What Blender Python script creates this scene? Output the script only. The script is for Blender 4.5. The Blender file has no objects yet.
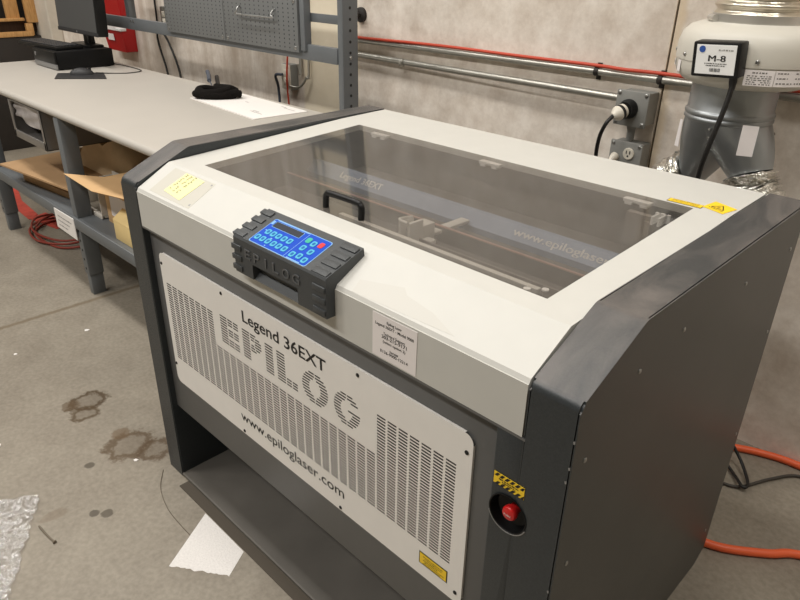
import bpy, bmesh, math, random
from mathutils import Vector, Matrix
random.seed(7)
S = bpy.context.scene
COL = S.collection
PI = math.pi

# ------------------------------------------------------------------ camera
cam_d = bpy.data.cameras.new('camera'); cam = bpy.data.objects.new('camera', cam_d); COL.objects.link(cam)
YAW, PITCH, ROLL, FPX = 0.77502, 0.46975, 0.01949, 671.438
fw = Vector((-math.sin(YAW)*math.cos(PITCH), math.cos(YAW)*math.cos(PITCH), -math.sin(PITCH)))
rt = Vector((math.cos(YAW), math.sin(YAW), 0)); up = rt.cross(fw)
r2 = math.cos(ROLL)*rt + math.sin(ROLL)*up; u2 = -math.sin(ROLL)*rt + math.cos(ROLL)*up
mw = Matrix.Identity(4)
for i in range(3):
    mw[i][0] = r2[i]; mw[i][1] = u2[i]; mw[i][2] = -fw[i]
mw.translation = Vector((1.632, -0.66987, 1.4146))
cam.matrix_world = mw
cam_d.sensor_fit = 'HORIZONTAL'; cam_d.sensor_width = 36; cam_d.lens = FPX/800*36
cam_d.clip_start = 0.02
S.camera = cam
S.view_settings.view_transform = 'Standard'; S.view_settings.look = 'None'
S.view_settings.gamma = 1; S.view_settings.use_curve_mapping = False
S.view_settings.exposure = 0.0

# ------------------------------------------------------------------ materials
def lin(c):
    return tuple(((v/255)/12.92 if v/255 <= .04045 else ((v/255+.055)/1.055)**2.4) for v in c[:3]) + (1,)

def base_mat(name):
    m = bpy.data.materials.new(name); m.use_nodes = True
    nt = m.node_tree; b = nt.nodes['Principled BSDF']
    return m, nt, b

def M(name, col, rough=.5, metal=0., var=0., scale=12., bump=0., bscale=80., spec=.5, col2=None, emit=None):
    m, nt, b = base_mat(name)
    L = lin(col)
    b.inputs['Roughness'].default_value = rough; b.inputs['Metallic'].default_value = metal
    b.inputs['Specular IOR Level'].default_value = spec
    b.inputs['Base Color'].default_value = L
    N = nt.nodes.new; K = nt.links.new
    tc = N('ShaderNodeTexCoord')
    if var or col2:
        n = N('ShaderNodeTexNoise'); n.inputs['Scale'].default_value = scale; n.inputs['Detail'].default_value = 5
        K(tc.outputs['Object'], n.inputs['Vector'])
        r = N('ShaderNodeValToRGB'); K(n.outputs['Fac'], r.inputs['Fac'])
        r.color_ramp.elements[0].position = .3; r.color_ramp.elements[1].position = .7
        c2 = lin(col2) if col2 else tuple(v*(1+var) for v in L[:3])+(1,)
        r.color_ramp.elements[0].color = tuple(v*(1-var) for v in L[:3])+(1,)
        r.color_ramp.elements[1].color = c2
        K(r.outputs['Color'], b.inputs['Base Color'])
    if bump:
        n2 = N('ShaderNodeTexNoise'); n2.inputs['Scale'].default_value = bscale; n2.inputs['Detail'].default_value = 4
        K(tc.outputs['Object'], n2.inputs['Vector'])
        bp = N('ShaderNodeBump'); bp.inputs['Strength'].default_value = bump; bp.inputs['Distance'].default_value = .01
        K(n2.outputs['Fac'], bp.inputs['Height']); K(bp.outputs['Normal'], b.inputs['Normal'])
    if emit:
        b.inputs['Emission Color'].default_value = L; b.inputs['Emission Strength'].default_value = emit
    return m

def ramp(nt, sock, p0, p1, c0, c1):
    r = nt.nodes.new('ShaderNodeValToRGB'); nt.links.new(sock, r.inputs['Fac'])
    r.color_ramp.elements[0].position = p0; r.color_ramp.elements[1].position = p1
    r.color_ramp.elements[0].color = c0; r.color_ramp.elements[1].color = c1
    return r.outputs['Color']

def mixc(nt, fac, a, b, mode='MIX'):
    n = nt.nodes.new('ShaderNodeMix'); n.data_type = 'RGBA'; n.blend_type = mode
    for sock, v in ((n.inputs[0], fac), (n.inputs[6], a), (n.inputs[7], b)):
        if hasattr(v, 'is_output'): nt.links.new(v, sock)
        else: sock.default_value = v
    return n.outputs[2]

def math_(nt, op, a, b=None, c=None):
    n = nt.nodes.new('ShaderNodeMath'); n.operation = op
    for i, v in enumerate((a, b, c)):
        if v is None: continue
        if hasattr(v, 'is_output'): nt.links.new(v, n.inputs[i])
        else: n.inputs[i].default_value = v
    return n.outputs[0]

def noise(nt, vec, scale, detail=5, rough=.55, dist=0):
    n = nt.nodes.new('ShaderNodeTexNoise'); n.inputs['Scale'].default_value = scale
    n.inputs['Detail'].default_value = detail; n.inputs['Roughness'].default_value = rough
    n.inputs['Distortion'].default_value = dist
    nt.links.new(vec, n.inputs['Vector']); return n.outputs['Fac']

def position(nt):
    g = nt.nodes.new('ShaderNodeTexCoord'); s = nt.nodes.new('ShaderNodeSeparateXYZ')
    nt.links.new(g.outputs['Object'], s.inputs[0])
    return g.outputs['Object'], s.outputs

def band(nt, v, lo, hi, soft):
    """1 between lo and hi with soft edges"""
    a = nt.nodes.new('ShaderNodeMapRange'); a.interpolation_type = 'SMOOTHSTEP'
    a.inputs[1].default_value = lo-soft; a.inputs[2].default_value = lo+soft; nt.links.new(v, a.inputs[0])
    b = nt.nodes.new('ShaderNodeMapRange'); b.interpolation_type = 'SMOOTHSTEP'
    b.inputs[1].default_value = hi-soft; b.inputs[2].default_value = hi+soft; nt.links.new(v, b.inputs[0])
    return math_(nt, 'SUBTRACT', a.outputs[0], b.outputs[0])

def wall_concrete():
    m, nt, b = base_mat('cast_concrete_wall'); vec, (x, y, z) = position(nt)
    n1 = noise(nt, vec, 3.0, 7, .62, .6); n2 = noise(nt, vec, 11, 6, .65); n3 = noise(nt, vec, 55, 3)
    c = ramp(nt, n1, .30, .72, lin((222,209,196)), lin((242,233,222)))
    c = mixc(nt, .55, c, ramp(nt, n2, .34, .66, lin((196,181,165)), lin((250,243,233))))
    c = mixc(nt, .10, c, ramp(nt, n3, .35, .65, lin((170,158,142)), lin((246,238,226))))
    # vertical weathering streaks on the wall left of the sealed joint
    mp = nt.nodes.new('ShaderNodeMapping'); mp.inputs['Scale'].default_value = (9, 1, .55); nt.links.new(vec, mp.inputs[0])
    st = noise(nt, mp.outputs[0], 1.6, 5, .6)
    stf = ramp(nt, st, .40, .62, (0,0,0,1), (1,1,1,1))
    fac = math_(nt, 'MULTIPLY', band(nt, x, -3.2, -1.15, .15), math_(nt, 'MULTIPLY', stf, .5))
    c = mixc(nt, fac, c, lin((178,160,140)))
    # pale skim coat band
    wob = math_(nt, 'ADD', x, math_(nt, 'MULTIPLY', math_(nt, 'SUBTRACT', n2, .5), .04))
    c = mixc(nt, math_(nt, 'MULTIPLY', band(nt, wob, -1.10, -.70, .015), .8), c, lin((236,224,198)))
    # pale buff streak along the panel joint
    c = mixc(nt, math_(nt, 'MULTIPLY', band(nt, wob, .695, .725, .012), .55), c, lin((224,202,166)))
    # small pits
    v = nt.nodes.new('ShaderNodeTexVoronoi'); v.inputs['Scale'].default_value = 5.5; nt.links.new(vec, v.inputs['Vector'])
    pit = math_(nt, 'LESS_THAN', v.outputs['Distance'], .035)
    c = mixc(nt, math_(nt, 'MULTIPLY', pit, .7), c, lin((78,68,58)))
    nt.links.new(c, b.inputs['Base Color']); b.inputs['Roughness'].default_value = .8
    b.inputs['Specular IOR Level'].default_value = .3
    bp = nt.nodes.new('ShaderNodeBump'); bp.inputs['Strength'].default_value = .35; bp.inputs['Distance'].default_value = .006
    nt.links.new(n2, bp.inputs['Height']); nt.links.new(bp.outputs[0], b.inputs['Normal'])
    return m

def floor_concrete():
    m, nt, b = base_mat('polished_concrete_floor'); vec, (x, y, z) = position(nt)
    n1 = noise(nt, vec, 1.7, 7, .6, .5); n2 = noise(nt, vec, 8, 6, .62); n3 = noise(nt, vec, 70, 3)
    c = ramp(nt, n1, .28, .72, lin((118,110,98)), lin((146,138,124)))
    c = mixc(nt, .35, c, ramp(nt, n2, .30, .72, lin((116,107,94)), lin((158,150,136))))
    c = mixc(nt, .12, c, ramp(nt, n3, .35, .65, lin((112,104,90)), lin((206,196,180))))
    wn = math_(nt, 'MULTIPLY', math_(nt, 'SUBTRACT', noise(nt, vec, 28, 5, .7), .5), .16)
    def blot(cx, cy, r, amount, col, ring=False, sx=1., sy=1.):
        nonlocal c
        dx = math_(nt, 'MULTIPLY', math_(nt, 'SUBTRACT', x, cx), sx); dy = math_(nt, 'MULTIPLY', math_(nt, 'SUBTRACT', y, cy), sy)
        d = math_(nt, 'SQRT', math_(nt, 'ADD', math_(nt, 'MULTIPLY', dx, dx), math_(nt, 'MULTIPLY', dy, dy)))
        d = math_(nt, 'ADD', d, math_(nt, 'MULTIPLY', wn, r*9))
        f = band(nt, d, r*.62 if ring else -5, r, r*.16)
        if ring:
            f = math_(nt, 'MAXIMUM', f, math_(nt, 'MULTIPLY', band(nt, d, -5, r, r*.2), .35))
        c = mixc(nt, math_(nt, 'MULTIPLY', f, amount), c, lin(col))
    blot(-.515, -.045, .055, .9, (70,52,26), True, 1, .8)
    blot(-.45, -.085, .045, .85, (76,58,32), True)
    blot(-.53, -.10, .03, .6, (84,64,38))
    blot(-.185, -.05, .07, .8, (80,60,34), True, 1, .9)
    blot(-.11, .0, .055, .8, (78,58,34), True)
    blot(-.26, -.045, .03, .6, (100,78,52))
    blot(-.178, -.181, .014, .8, (74,66,54))
    blot(.032, -.258, .014, .8, (72,64,54)); blot(.058, -.232, .016, .8, (76,68,56))
    blot(-.04, -.34, .02, .35, (104,86,64), False, 1, .5)
    # narrow control joint
    jx = math_(nt, 'ADD', x, math_(nt, 'MULTIPLY', wn, .12))
    c = mixc(nt, math_(nt, 'MULTIPLY', band(nt, jx, -1.292, -1.268, .008), .65), c, lin((106,90,66)))
    nt.links.new(c, b.inputs['Base Color'])
    rr = nt.nodes.new('ShaderNodeMapRange'); rr.inputs[3].default_value = .42; rr.inputs[4].default_value = .62
    nt.links.new(n2, rr.inputs[0]); nt.links.new(rr.outputs[0], b.inputs['Roughness'])
    bp = nt.nodes.new('ShaderNodeBump'); bp.inputs['Strength'].default_value = .06; bp.inputs['Distance'].default_value = .003
    nt.links.new(n2, bp.inputs['Height']); nt.links.new(bp.outputs[0], b.inputs['Normal'])
    return m

def acrylic():
    m, nt, b = base_mat('smoked_acrylic'); nt.nodes.remove(b)
    out = nt.nodes['Material Output']; N = nt.nodes.new; K = nt.links.new
    t = N('ShaderNodeBsdfTransparent'); t.inputs[0].default_value = (.84,.825,.81,1)
    g = N('ShaderNodeBsdfGlossy'); g.inputs['Roughness'].default_value = .07; g.inputs[0].default_value = (.88,.88,.88,1)
    d = N('ShaderNodeBsdfDiffuse'); d.inputs[0].default_value = (.42,.40,.37,1)
    vec, _ = position(nt)
    dust = N('ShaderNodeMapRange'); dust.inputs[3].default_value = .04; dust.inputs[4].default_value = .10
    K(noise(nt, vec, 6, 6, .7), dust.inputs[0])
    mx = N('ShaderNodeMixShader'); K(dust.outputs[0], mx.inputs[0]); K(t.outputs[0], mx.inputs[1]); K(d.outputs[0], mx.inputs[2])
    fr = N('ShaderNodeFresnel'); fr.inputs[0].default_value = 1.5
    ge = N('ShaderNodeNewGeometry'); fac = math_(nt, 'MULTIPLY', math_(nt, 'MULTIPLY', fr.outputs[0], 1.15), math_(nt, 'SUBTRACT', 1.0, ge.outputs['Backfacing']))
    m2 = N('ShaderNodeMixShader'); K(fac, m2.inputs[0]); K(mx.outputs[0], m2.inputs[1]); K(g.outputs[0], m2.inputs[2])
    K(m2.outputs[0], out.inputs[0]); return m

def film():
    m, nt, b = base_mat('clear_bubble_film'); nt.nodes.remove(b)
    out = nt.nodes['Material Output']; N = nt.nodes.new; K = nt.links.new
    t = N('ShaderNodeBsdfTransparent'); t.inputs[0].default_value = (.95,.95,.96,1)
    g = N('ShaderNodeBsdfGlossy'); g.inputs['Roughness'].default_value = .10; g.inputs[0].default_value = (1,1,1,1)
    d = N('ShaderNodeBsdfDiffuse'); d.inputs[0].default_value = (.80,.79,.78,1)
    vec, _ = position(nt)
    f = N('ShaderNodeMapRange'); f.inputs[1].default_value = .42; f.inputs[2].default_value = .68; f.inputs[3].default_value = .0; f.inputs[4].default_value = .6
    K(noise(nt, vec, 60, 4, .6), f.inputs[0])
    mx = N('ShaderNodeMixShader'); K(f.outputs[0], mx.inputs[0]); K(t.outputs[0], mx.inputs[1]); K(d.outputs[0], mx.inputs[2])
    m2 = N('ShaderNodeMixShader'); m2.inputs[0].default_value = .22; K(mx.outputs[0], m2.inputs[1]); K(g.outputs[0], m2.inputs[2])
    bp = N('ShaderNodeBump'); bp.inputs['Strength'].default_value = 1.; bp.inputs['Distance'].default_value = .01
    K(noise(nt, vec, 90, 3, .6), bp.inputs['Height']); K(bp.outputs[0], g.inputs['Normal'])
    K(m2.outputs[0], out.inputs[0]); return m

def wood_mat(name, a, bcol, scale=18):
    m, nt, b = base_mat(name); vec, _ = position(nt)
    mp = nt.nodes.new('ShaderNodeMapping'); mp.inputs['Scale'].default_value = (6, 6, .6); nt.links.new(vec, mp.inputs[0])
    c = ramp(nt, noise(nt, mp.outputs[0], scale, 5, .6, .8), .3, .7, lin(a), lin(bcol))
    nt.links.new(c, b.inputs['Base Color']); b.inputs['Roughness'].default_value = .7
    return m

def charcoal_mat():
    """charcoal powder coat with a thin film of settled dust, wipe marks and painted-in sheen on upward faces"""
    m, nt, b = base_mat('charcoal_powder_coat'); vec, _ = position(nt)
    c = ramp(nt, noise(nt, vec, 320, 2), .3, .7, lin((38,43,46)), lin((48,53,56)))
    g = nt.nodes.new('ShaderNodeNewGeometry'); sp = nt.nodes.new('ShaderNodeSeparateXYZ'); nt.links.new(g.outputs['Normal'], sp.inputs[0])
    upw = nt.nodes.new('ShaderNodeMapRange'); upw.inputs[1].default_value = .6; upw.inputs[2].default_value = 1.; nt.links.new(sp.outputs[2], upw.inputs[0])
    mp = nt.nodes.new('ShaderNodeMapping'); mp.inputs['Scale'].default_value = (3, 1, 1); mp.inputs['Rotation'].default_value = (0, 0, .6); nt.links.new(vec, mp.inputs[0])
    d = nt.nodes.new('ShaderNodeMapRange'); d.inputs[1].default_value = .35; d.inputs[2].default_value = .65; d.inputs[3].default_value = .12; d.inputs[4].default_value = .62
    nt.links.new(noise(nt, mp.outputs[0], 3.2, 5, .6, 1.5), d.inputs[0])
    c = mixc(nt, math_(nt, 'MULTIPLY', upw.outputs[0], d.outputs[0]), c, lin((128,121,116)))  # paler top faces: dust film plus sheen painted into the colour
    nt.links.new(c, b.inputs['Base Color']); b.inputs['Roughness'].default_value = .38; b.inputs['Specular IOR Level'].default_value = .55
    bp = nt.nodes.new('ShaderNodeBump'); bp.inputs['Strength'].default_value = .12; bp.inputs['Distance'].default_value = .01
    nt.links.new(noise(nt, vec, 900, 3), bp.inputs['Height']); nt.links.new(bp.outputs[0], b.inputs['Normal'])
    return m

def pegboard_mat():
    """steel sheet with a square grid of small round holes"""
    m, nt, b = base_mat('perforated_grey_steel'); vec, (x, y, z) = position(nt)
    def cell(v, p): return math_(nt, 'SUBTRACT', math_(nt, 'FRACT', math_(nt, 'DIVIDE', v, p)), .5)
    a = cell(x, .034); c = cell(z, .0165)
    d = math_(nt, 'ADD', math_(nt, 'MULTIPLY', a, a), math_(nt, 'MULTIPLY', math_(nt, 'MULTIPLY', c, c), .25))
    hole = math_(nt, 'LESS_THAN', d, .011)
    col = mixc(nt, hole, lin((112,114,114)), lin((40,42,44)))
    nt.links.new(col, b.inputs['Base Color']); b.inputs['Roughness'].default_value = .5
    return m

MAT = dict(
    wall=wall_concrete(), floor=floor_concrete(), acrylic=acrylic(), film=film(), peg=pegboard_mat(),
    ceiling=M('ceiling_deck', (150,148,142), .9, var=.05),
    plaster=M('painted_wall', (176,170,158), .9, var=.06, scale=3),
    column=M('pale_concrete_column', (204,196,182), .85, var=.10, scale=8, bump=.3, bscale=30),
    sealant=M('dark_joint_sealant', (96,84,66), .9, var=.15),
    charcoal=charcoal_mat(),
    scuffed=M('charcoal_side_sheet', (70,70,67), .40, var=.10, scale=5, spec=.4),
    midgrey=M('grey_painted_sheet', (98,98,97), .45, var=.02, scale=40),
    cream=M('cream_powder_coat', (202,201,195), .48, var=.015, scale=20, bump=.05, bscale=700),
    floor_shadow=M('painted_floor_shadow', (74,66,55), .7),  # tone of the shade painted at the machine's foot
    whitegrey=M('pale_grey_paint', (206,204,198), .5), thread=M('dull_thread', (112,102,88), .8),
    kraft=M('pale_kraft_paper', (212,186,150), .85, var=.05),
    plate=M('cream_access_plate', (194,191,180), .5),
    residue=M('tape_residue_film', (198,196,189), .48),
    tray=M('worn_dark_tray', (98,94,88), .6, var=.12, scale=7),
    vent=M('pale_vent_panel', (240,237,232), .5, var=.015, scale=20),
    dark=M('dark_interior', (34,33,32), .7), black=M('black_plastic', (13,13,14), .42, spec=.35),
    chamber=M('chamber_grey_sheet', (128,123,117), .55, var=.04),
    bed=M('honeycomb_bed', (92,89,84), .6, var=.12, scale=60),
    gantry=M('gantry_blue_grey', (128,142,164), .5), alu=M('brushed_aluminium', (205,203,198), .35, .8),
    pinkrail=M('copper_tinted_rail', (176,142,132), .45, .3),
    console=M('charcoal_moulded_plastic', (64,67,69), .5, var=.05, scale=200, bump=.1, bscale=600),
    console_pale=M('paler_moulded_plastic', (84,86,88), .45),  # same moulded plastic in a paler tone, for the raised letters
    blue=M('blue_keypad_film', (6,72,190), .5, spec=.2), lcd=M('dark_lcd', (52,56,64), .5, spec=.15),
    cyan=M('cyan_key', (84,178,208), .5, spec=.2), cyan_dark=M('blue_key_centre', (24,104,170), .5, spec=.2), green=M('green_key', (38,176,146), .4), redkey=M('red_key', (214,66,70), .5, spec=.2),
    paleblue=M('pale_blue_print', (130,178,226), .5, spec=.2), white=M('white_print', (238,238,236), .5),
    red=M('red_gloss_plastic', (196,30,30), .3), redbin=M('red_bin_plastic', (178,22,24), .4, var=.06, scale=4),
    ink=M('black_ink', (22,21,20), .6), greyink=M('grey_ink', (110,106,102), .7),
    yellow=M('yellow_label', (252,212,44), .5), noteyellow=M('pale_yellow_paper', (246,240,176), .8),
    paper=M('white_paper', (236,232,228), .8, var=.015, scale=6), label=M('label_paper', (238,232,230), .7),
    steel=M('zinc_screw', (170,170,168), .3, .9),
    bench_top=M('grey_laminate', (182,177,169), .5, var=.02, scale=5), bench=M('bench_grey_paint', (104,108,111), .45, var=.05, scale=9),
    galv=M('galvanised_steel', (160,164,166), .38, .75, var=.12, scale=9), conduit=M('conduit_steel', (176,174,166), .35, .7, var=.06, scale=30),
    boxgrey=M('cast_grey_box', (142,142,138), .5, .1, var=.05, scale=30),
    fan=M('putty_plastic_housing', (208,204,193), .42, var=.02, scale=6),
    foil=M('crinkled_foil', (230,228,222), .22, .92, var=.1, scale=30, bump=.9, bscale=45),
    flex=M('flexible_aluminium', (206,198,182), .28, .9, var=.06, scale=20, bump=.25, bscale=40),
    orange=M('orange_hose_rubber', (240,104,58), .45), redcable=M('red_cable_jacket', (200,72,48), .5),
    redhose=M('dull_red_hose', (140,54,40), .55), redtape=M('red_floor_tape', (196,76,62), .6, var=.15, scale=20),
    cord=M('black_cord_rubber', (24,23,22), .5), cordgrey=M('grey_cord_rubber', (66,62,56), .55), bluecord=M('slate_cord', (74,80,92), .5),
    knit=M('black_braided_sleeve', (22,19,17), .9, var=.3, scale=150, bump=.6, bscale=200, spec=.15),
    card=M('brown_cardboard', (176,142,104), .85, var=.06, scale=7), cardlight=M('light_cardboard', (214,176,128), .85, var=.05, scale=7),
    carddark=M('dark_brown_cardboard', (132,90,54), .85, var=.06), boxwhite=M('white_card_box', (222,216,206), .8, var=.03),  # darker brown grade of cardboard for the pad and carton
    boxyellow=M('pale_yellow_card', (232,206,146), .8, var=.04), boxlining=M('grey_packing', (146,138,124), .8, var=.25, scale=20),
    pine=wood_mat('pine_boards', (176,128,74), (214,168,108)), darkwood=wood_mat('dark_stained_wood', (44,28,16), (70,46,26)),
    darkmetal=M('dark_cabinet_paint', (38,33,29), .6, var=.15, scale=4),
    screen=M('monitor_glass', (70,72,74), .3), pc=M('black_computer_case', (9,9,10), .5, spec=.25), silver=M('silver_trim', (150,150,150), .4, .5),
    keys=M('dark_keycaps', (44,44,46), .5), foam=M('white_foam_sheet', (224,220,216), .75, var=.05, scale=160, bump=.25, bscale=220),
    metalbox=M('brushed_sheet_box', (158,154,150), .35, .7, var=.12, scale=6), clear=M('grey_poly_bag', (176,170,168), .25, var=.12, scale=20, bump=.6, bscale=18),
    outlet=M('ivory_outlet', (226,220,206), .4), blueink=M('blue_print', (44,84,160), .5),
)

# ------------------------------------------------------------------ helpers
WLOC = {}
def thing(name, label, cat, loc=(0,0,0), group=None):
    o = bpy.data.objects.new(name, None); COL.objects.link(o); o.location = loc; o.empty_display_size = .05
    WLOC[o] = Vector(loc); o['label'] = label; o['category'] = cat
    if group: o['group'] = group
    return o

def tag(o, label=None, cat=None, group=None, kind=None):
    if label: o['label'] = label
    if cat: o['category'] = cat
    if group: o['group'] = group
    if kind: o['kind'] = kind
    return o

def obj(name, bm, mat, parent=None, smooth=35, label=None, org=None):
    bmesh.ops.recalc_face_normals(bm, faces=bm.faces[:]) if not getattr(bm, 'keep', False) else None
    me = bpy.data.meshes.new(name)
    if org is not None: org = Vector(org)
    elif parent is not None: org = WLOC[parent]
    else:
        lo = Vector((min(v.co[i] for v in bm.verts) for i in range(3))); hi = Vector((max(v.co[i] for v in bm.verts) for i in range(3)))
        org = Vector(((lo.x+hi.x)/2, (lo.y+hi.y)/2, lo.z))
    bmesh.ops.translate(bm, verts=bm.verts[:], vec=-org)
    bm.to_mesh(me); bm.free()
    mats = mat if isinstance(mat, (list, tuple)) else [mat]
    for k in mats: me.materials.append(MAT[k])
    if smooth:
        me.shade_smooth(); me.set_sharp_from_angle(angle=math.radians(smooth))
    o = bpy.data.objects.new(name, me); COL.objects.link(o)
    if parent is not None: o.parent = parent
    else: o.location = org
    WLOC[o] = org
    if label: o['label'] = label
    return o

def B(): return bmesh.new()

def box(bm, x0, x1, y0, y1, z0, z1, bev=0, seg=2, mtx=None, mi=0):
    r = bmesh.ops.create_cube(bm, size=1)
    vs = r['verts']
    for v in vs:
        v.co = Vector(((x0+x1)/2 + v.co.x*(x1-x0), (y0+y1)/2 + v.co.y*(y1-y0), (z0+z1)/2 + v.co.z*(z1-z0)))
    fs = list({f for v in vs for f in v.link_faces})
    for f in fs: f.material_index = mi
    if mtx is not None: bmesh.ops.transform(bm, matrix=mtx, verts=vs)
    if bev:
        es = list({e for v in vs for e in v.link_edges})
        bmesh.ops.bevel(bm, geom=es, offset=bev, segments=seg, affect='EDGES', profile=.5, clamp_overlap=True)
    return bm

def prism(bm, prof, a0, a1, axis='x', bev=0, seg=2, mi=0):
    """extrude a closed 2-D outline along an axis; x: (y,z), y: (x,z), z: (x,y)"""
    def P(a, p):
        return {'x': (a, p[0], p[1]), 'y': (p[0], a, p[1]), 'z': (p[0], p[1], a)}[axis]
    A = [bm.verts.new(P(a0, p)) for p in prof]; Bv = [bm.verts.new(P(a1, p)) for p in prof]
    n = len(prof); fs = [bm.faces.new(A), bm.faces.new(Bv[::-1])]
    for i in range(n): fs.append(bm.faces.new((A[i], Bv[i], Bv[(i+1) % n], A[(i+1) % n])))
    for f in fs: f.material_index = mi
    if bev:
        es = list({e for f in fs[:2] for e in f.edges})
        bmesh.ops.bevel(bm, geom=es, offset=bev, segments=seg, affect='EDGES', clamp_overlap=True)
    return bm

def smooth_path(pts, n=8):
    pts = [Vector(p) for p in pts]
    if len(pts) < 3 or n < 2: return pts
    out = []
    for i in range(len(pts)-1):
        p0 = pts[i-1] if i else pts[0]*2-pts[1]; p1 = pts[i]; p2 = pts[i+1]
        p3 = pts[i+2] if i+2 < len(pts) else pts[-1]*2-pts[-2]
        for k in range(n):
            t = k/n
            out.append(.5*((2*p1) + (p2-p0)*t + (2*p0-5*p1+4*p2-p3)*t*t + (3*p1-p0-3*p2+p3)*t**3))
    out.append(pts[-1]); return out

def tube(bm, pts, r, seg=10, n=8, rf=None, mi=0, cap=True):
    P = smooth_path(pts, n); rings = []; nrm = None
    for i, p in enumerate(P):
        t = (P[min(i+1, len(P)-1)] - P[max(i-1, 0)]).normalized()
        if nrm is None: nrm = t.orthogonal().normalized()
        nrm = (nrm - t*nrm.dot(t)).normalized(); b = t.cross(nrm)
        rr = rf(i/(len(P)-1)) if rf else r
        rings.append([bm.verts.new(p + (nrm*math.cos(2*PI*k/seg) + b*math.sin(2*PI*k/seg))*rr) for k in range(seg)])
    for a, b in zip(rings, rings[1:]):
        for k in range(seg):
            bm.faces.new((a[k], a[(k+1) % seg], b[(k+1) % seg], b[k])).material_index = mi
    if cap:
        bm.faces.new(rings[0][::-1]).material_index = mi; bm.faces.new(rings[-1]).material_index = mi
    return bm

def lathe(bm, prof, c, axis=(0,0,1), seg=40, cap=True, mi=0):
    """prof: (radius, height) pairs along axis from point c"""
    ax = Vector(axis).normalized(); u = ax.orthogonal().normalized(); v = ax.cross(u); c = Vector(c); rings = []
    for r, h in prof:
        rings.append([bm.verts.new(c + ax*h + (u*math.cos(2*PI*k/seg) + v*math.sin(2*PI*k/seg))*r) for k in range(seg)])
    for a, b in zip(rings, rings[1:]):
        for k in range(seg): bm.faces.new((a[k], a[(k+1) % seg], b[(k+1) % seg], b[k])).material_index = mi
    if cap:
        bm.faces.new(rings[0][::-1]).material_index = mi; bm.faces.new(rings[-1]).material_index = mi
    return bm

def plate(bm, quad, th, mi=0, off=0.):
    """thin plate lying on the polygon quad, raised along its normal (counter-clockwise seen from outside)"""
    q = [Vector(p) for p in quad]; n = (q[1]-q[0]).cross(q[2]-q[1]).normalized()
    A = [bm.verts.new(p + n*off) for p in q]; T = [bm.verts.new(p + n*(off+th)) for p in q]
    k = len(q); bm.faces.new(T).material_index = mi; bm.faces.new(A[::-1]).material_index = mi
    for i in range(k): bm.faces.new((A[i], A[(i+1) % k], T[(i+1) % k], T[i])).material_index = mi
    return bm

def text_into(bm, s, P, ux, uy, width=None, height=None, th=.0004, center=False, bold=0., mi=0):
    cu = bpy.data.curves.new('t', 'FONT'); cu.body = s; cu.size = 1; cu.extrude = 0; cu.offset = bold; cu.resolution_u = 3
    o = bpy.data.objects.new('t', cu); COL.objects.link(o)
    dg = bpy.context.evaluated_depsgraph_get(); dg.update()
    me = bpy.data.meshes.new_from_object(o.evaluated_get(dg))
    xs = [v.co.x for v in me.vertices]; 
    if not xs:
        bpy.data.objects.remove(o); return bm
    w = max(xs)-min(xs); x0 = min(xs); cap = .73
    sx = sy = None
    if height: sy = height/cap
    if width: sx = width/w
    if sx is None: sx = sy
    if sy is None: sy = sx
    ux = Vector(ux).normalized(); uy = Vector(uy); uy = (uy - ux*uy.dot(ux)).normalized(); n = ux.cross(uy); P = Vector(P)
    if center: P = P - ux*(w*sx/2)
    A = [bm.verts.new(P + ux*((v.co.x-x0)*sx) + uy*(v.co.y*sy) + n*th) for v in me.vertices]
    for f in me.polygons:
        try: bm.faces.new([A[i] for i in f.vertices]).material_index = mi
        except ValueError: pass
    bpy.data.objects.remove(o); bpy.data.curves.remove(cu); bpy.data.meshes.remove(me)
    bm.keep = True if hasattr(bm, 'keep') else None
    return bm

class TB:
    """collects flat lettering"""
    def __init__(s): s.bm = B()
    def t(s, *a, **k):
        cu_bm = s.bm; _text(cu_bm, *a, **k); return s
def _text(bm, s, P, ux, uy, **k):
    try: text_into(bm, s, P, ux, uy, **k)
    except AttributeError: pass

def scribble(bm, P, ux, uy, width, height, th=.0004, words=5, seed=1):
    """a row of short illegible strokes, as tiny print reads from here"""
    rnd = random.Random(seed); ux = Vector(ux).normalized(); uy = Vector(uy).normalized(); n = ux.cross(uy); P = Vector(P)
    x = 0
    while x < width:
        w = min(height*rnd.uniform(.5, 2.2), width-x); h = height*rnd.uniform(.7, 1)
        q = [P+ux*x, P+ux*(x+w), P+ux*(x+w)+uy*h, P+ux*x+uy*h]
        bm.faces.new([bm.verts.new(p+n*th) for p in q]); x += w + height*rnd.uniform(.3, .8)
    return bm

def screw_bm(P, n, r=.004, h=.002):
    return lathe(B(), [(r, -.001), (r, h*.5), (r*.6, h), (.0005, h)], P, n, 12)

X = Vector((1,0,0)); Y = Vector((0,1,0)); Z = Vector((0,0,1))

# ------------------------------------------------------------------ the setting
WY = 1.42
bm = B(); box(bm, -7, 5, -6, WY, -.1, 0); tag(obj('floor', bm, 'floor', smooth=0, org=(0, 0, 0)), kind='structure')
bm = B(); box(bm, -7, .6965, WY, WY+.15, 0, 4.2); box(bm, .7035, 5, WY, WY+.15, 0, 4.2); box(bm, .69, .71, WY+.012, WY+.15, 0, 4.2)
tag(obj('wall_back', bm, 'wall', smooth=0, org=(0, 0, 0)), kind='structure')
bm = B(); box(bm, .6965, .7035, WY+.006, WY+.012, 0, 4.2); tag(obj('trim_1', bm, 'sealant', smooth=0), kind='structure')
bm = B(); box(bm, -7.15, -7, -6, WY+.15, 0, 4.2); tag(obj('wall_left', bm, 'plaster', smooth=0), kind='structure')
bm = B(); box(bm, 5, 5.15, -6, WY+.15, 0, 4.2); tag(obj('wall_right', bm, 'plaster', smooth=0), kind='structure')
bm = B(); box(bm, -7.15, 5.15, -6.15, -6, 0, 4.2); tag(obj('wall_front', bm, 'plaster', smooth=0), kind='structure')
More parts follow.
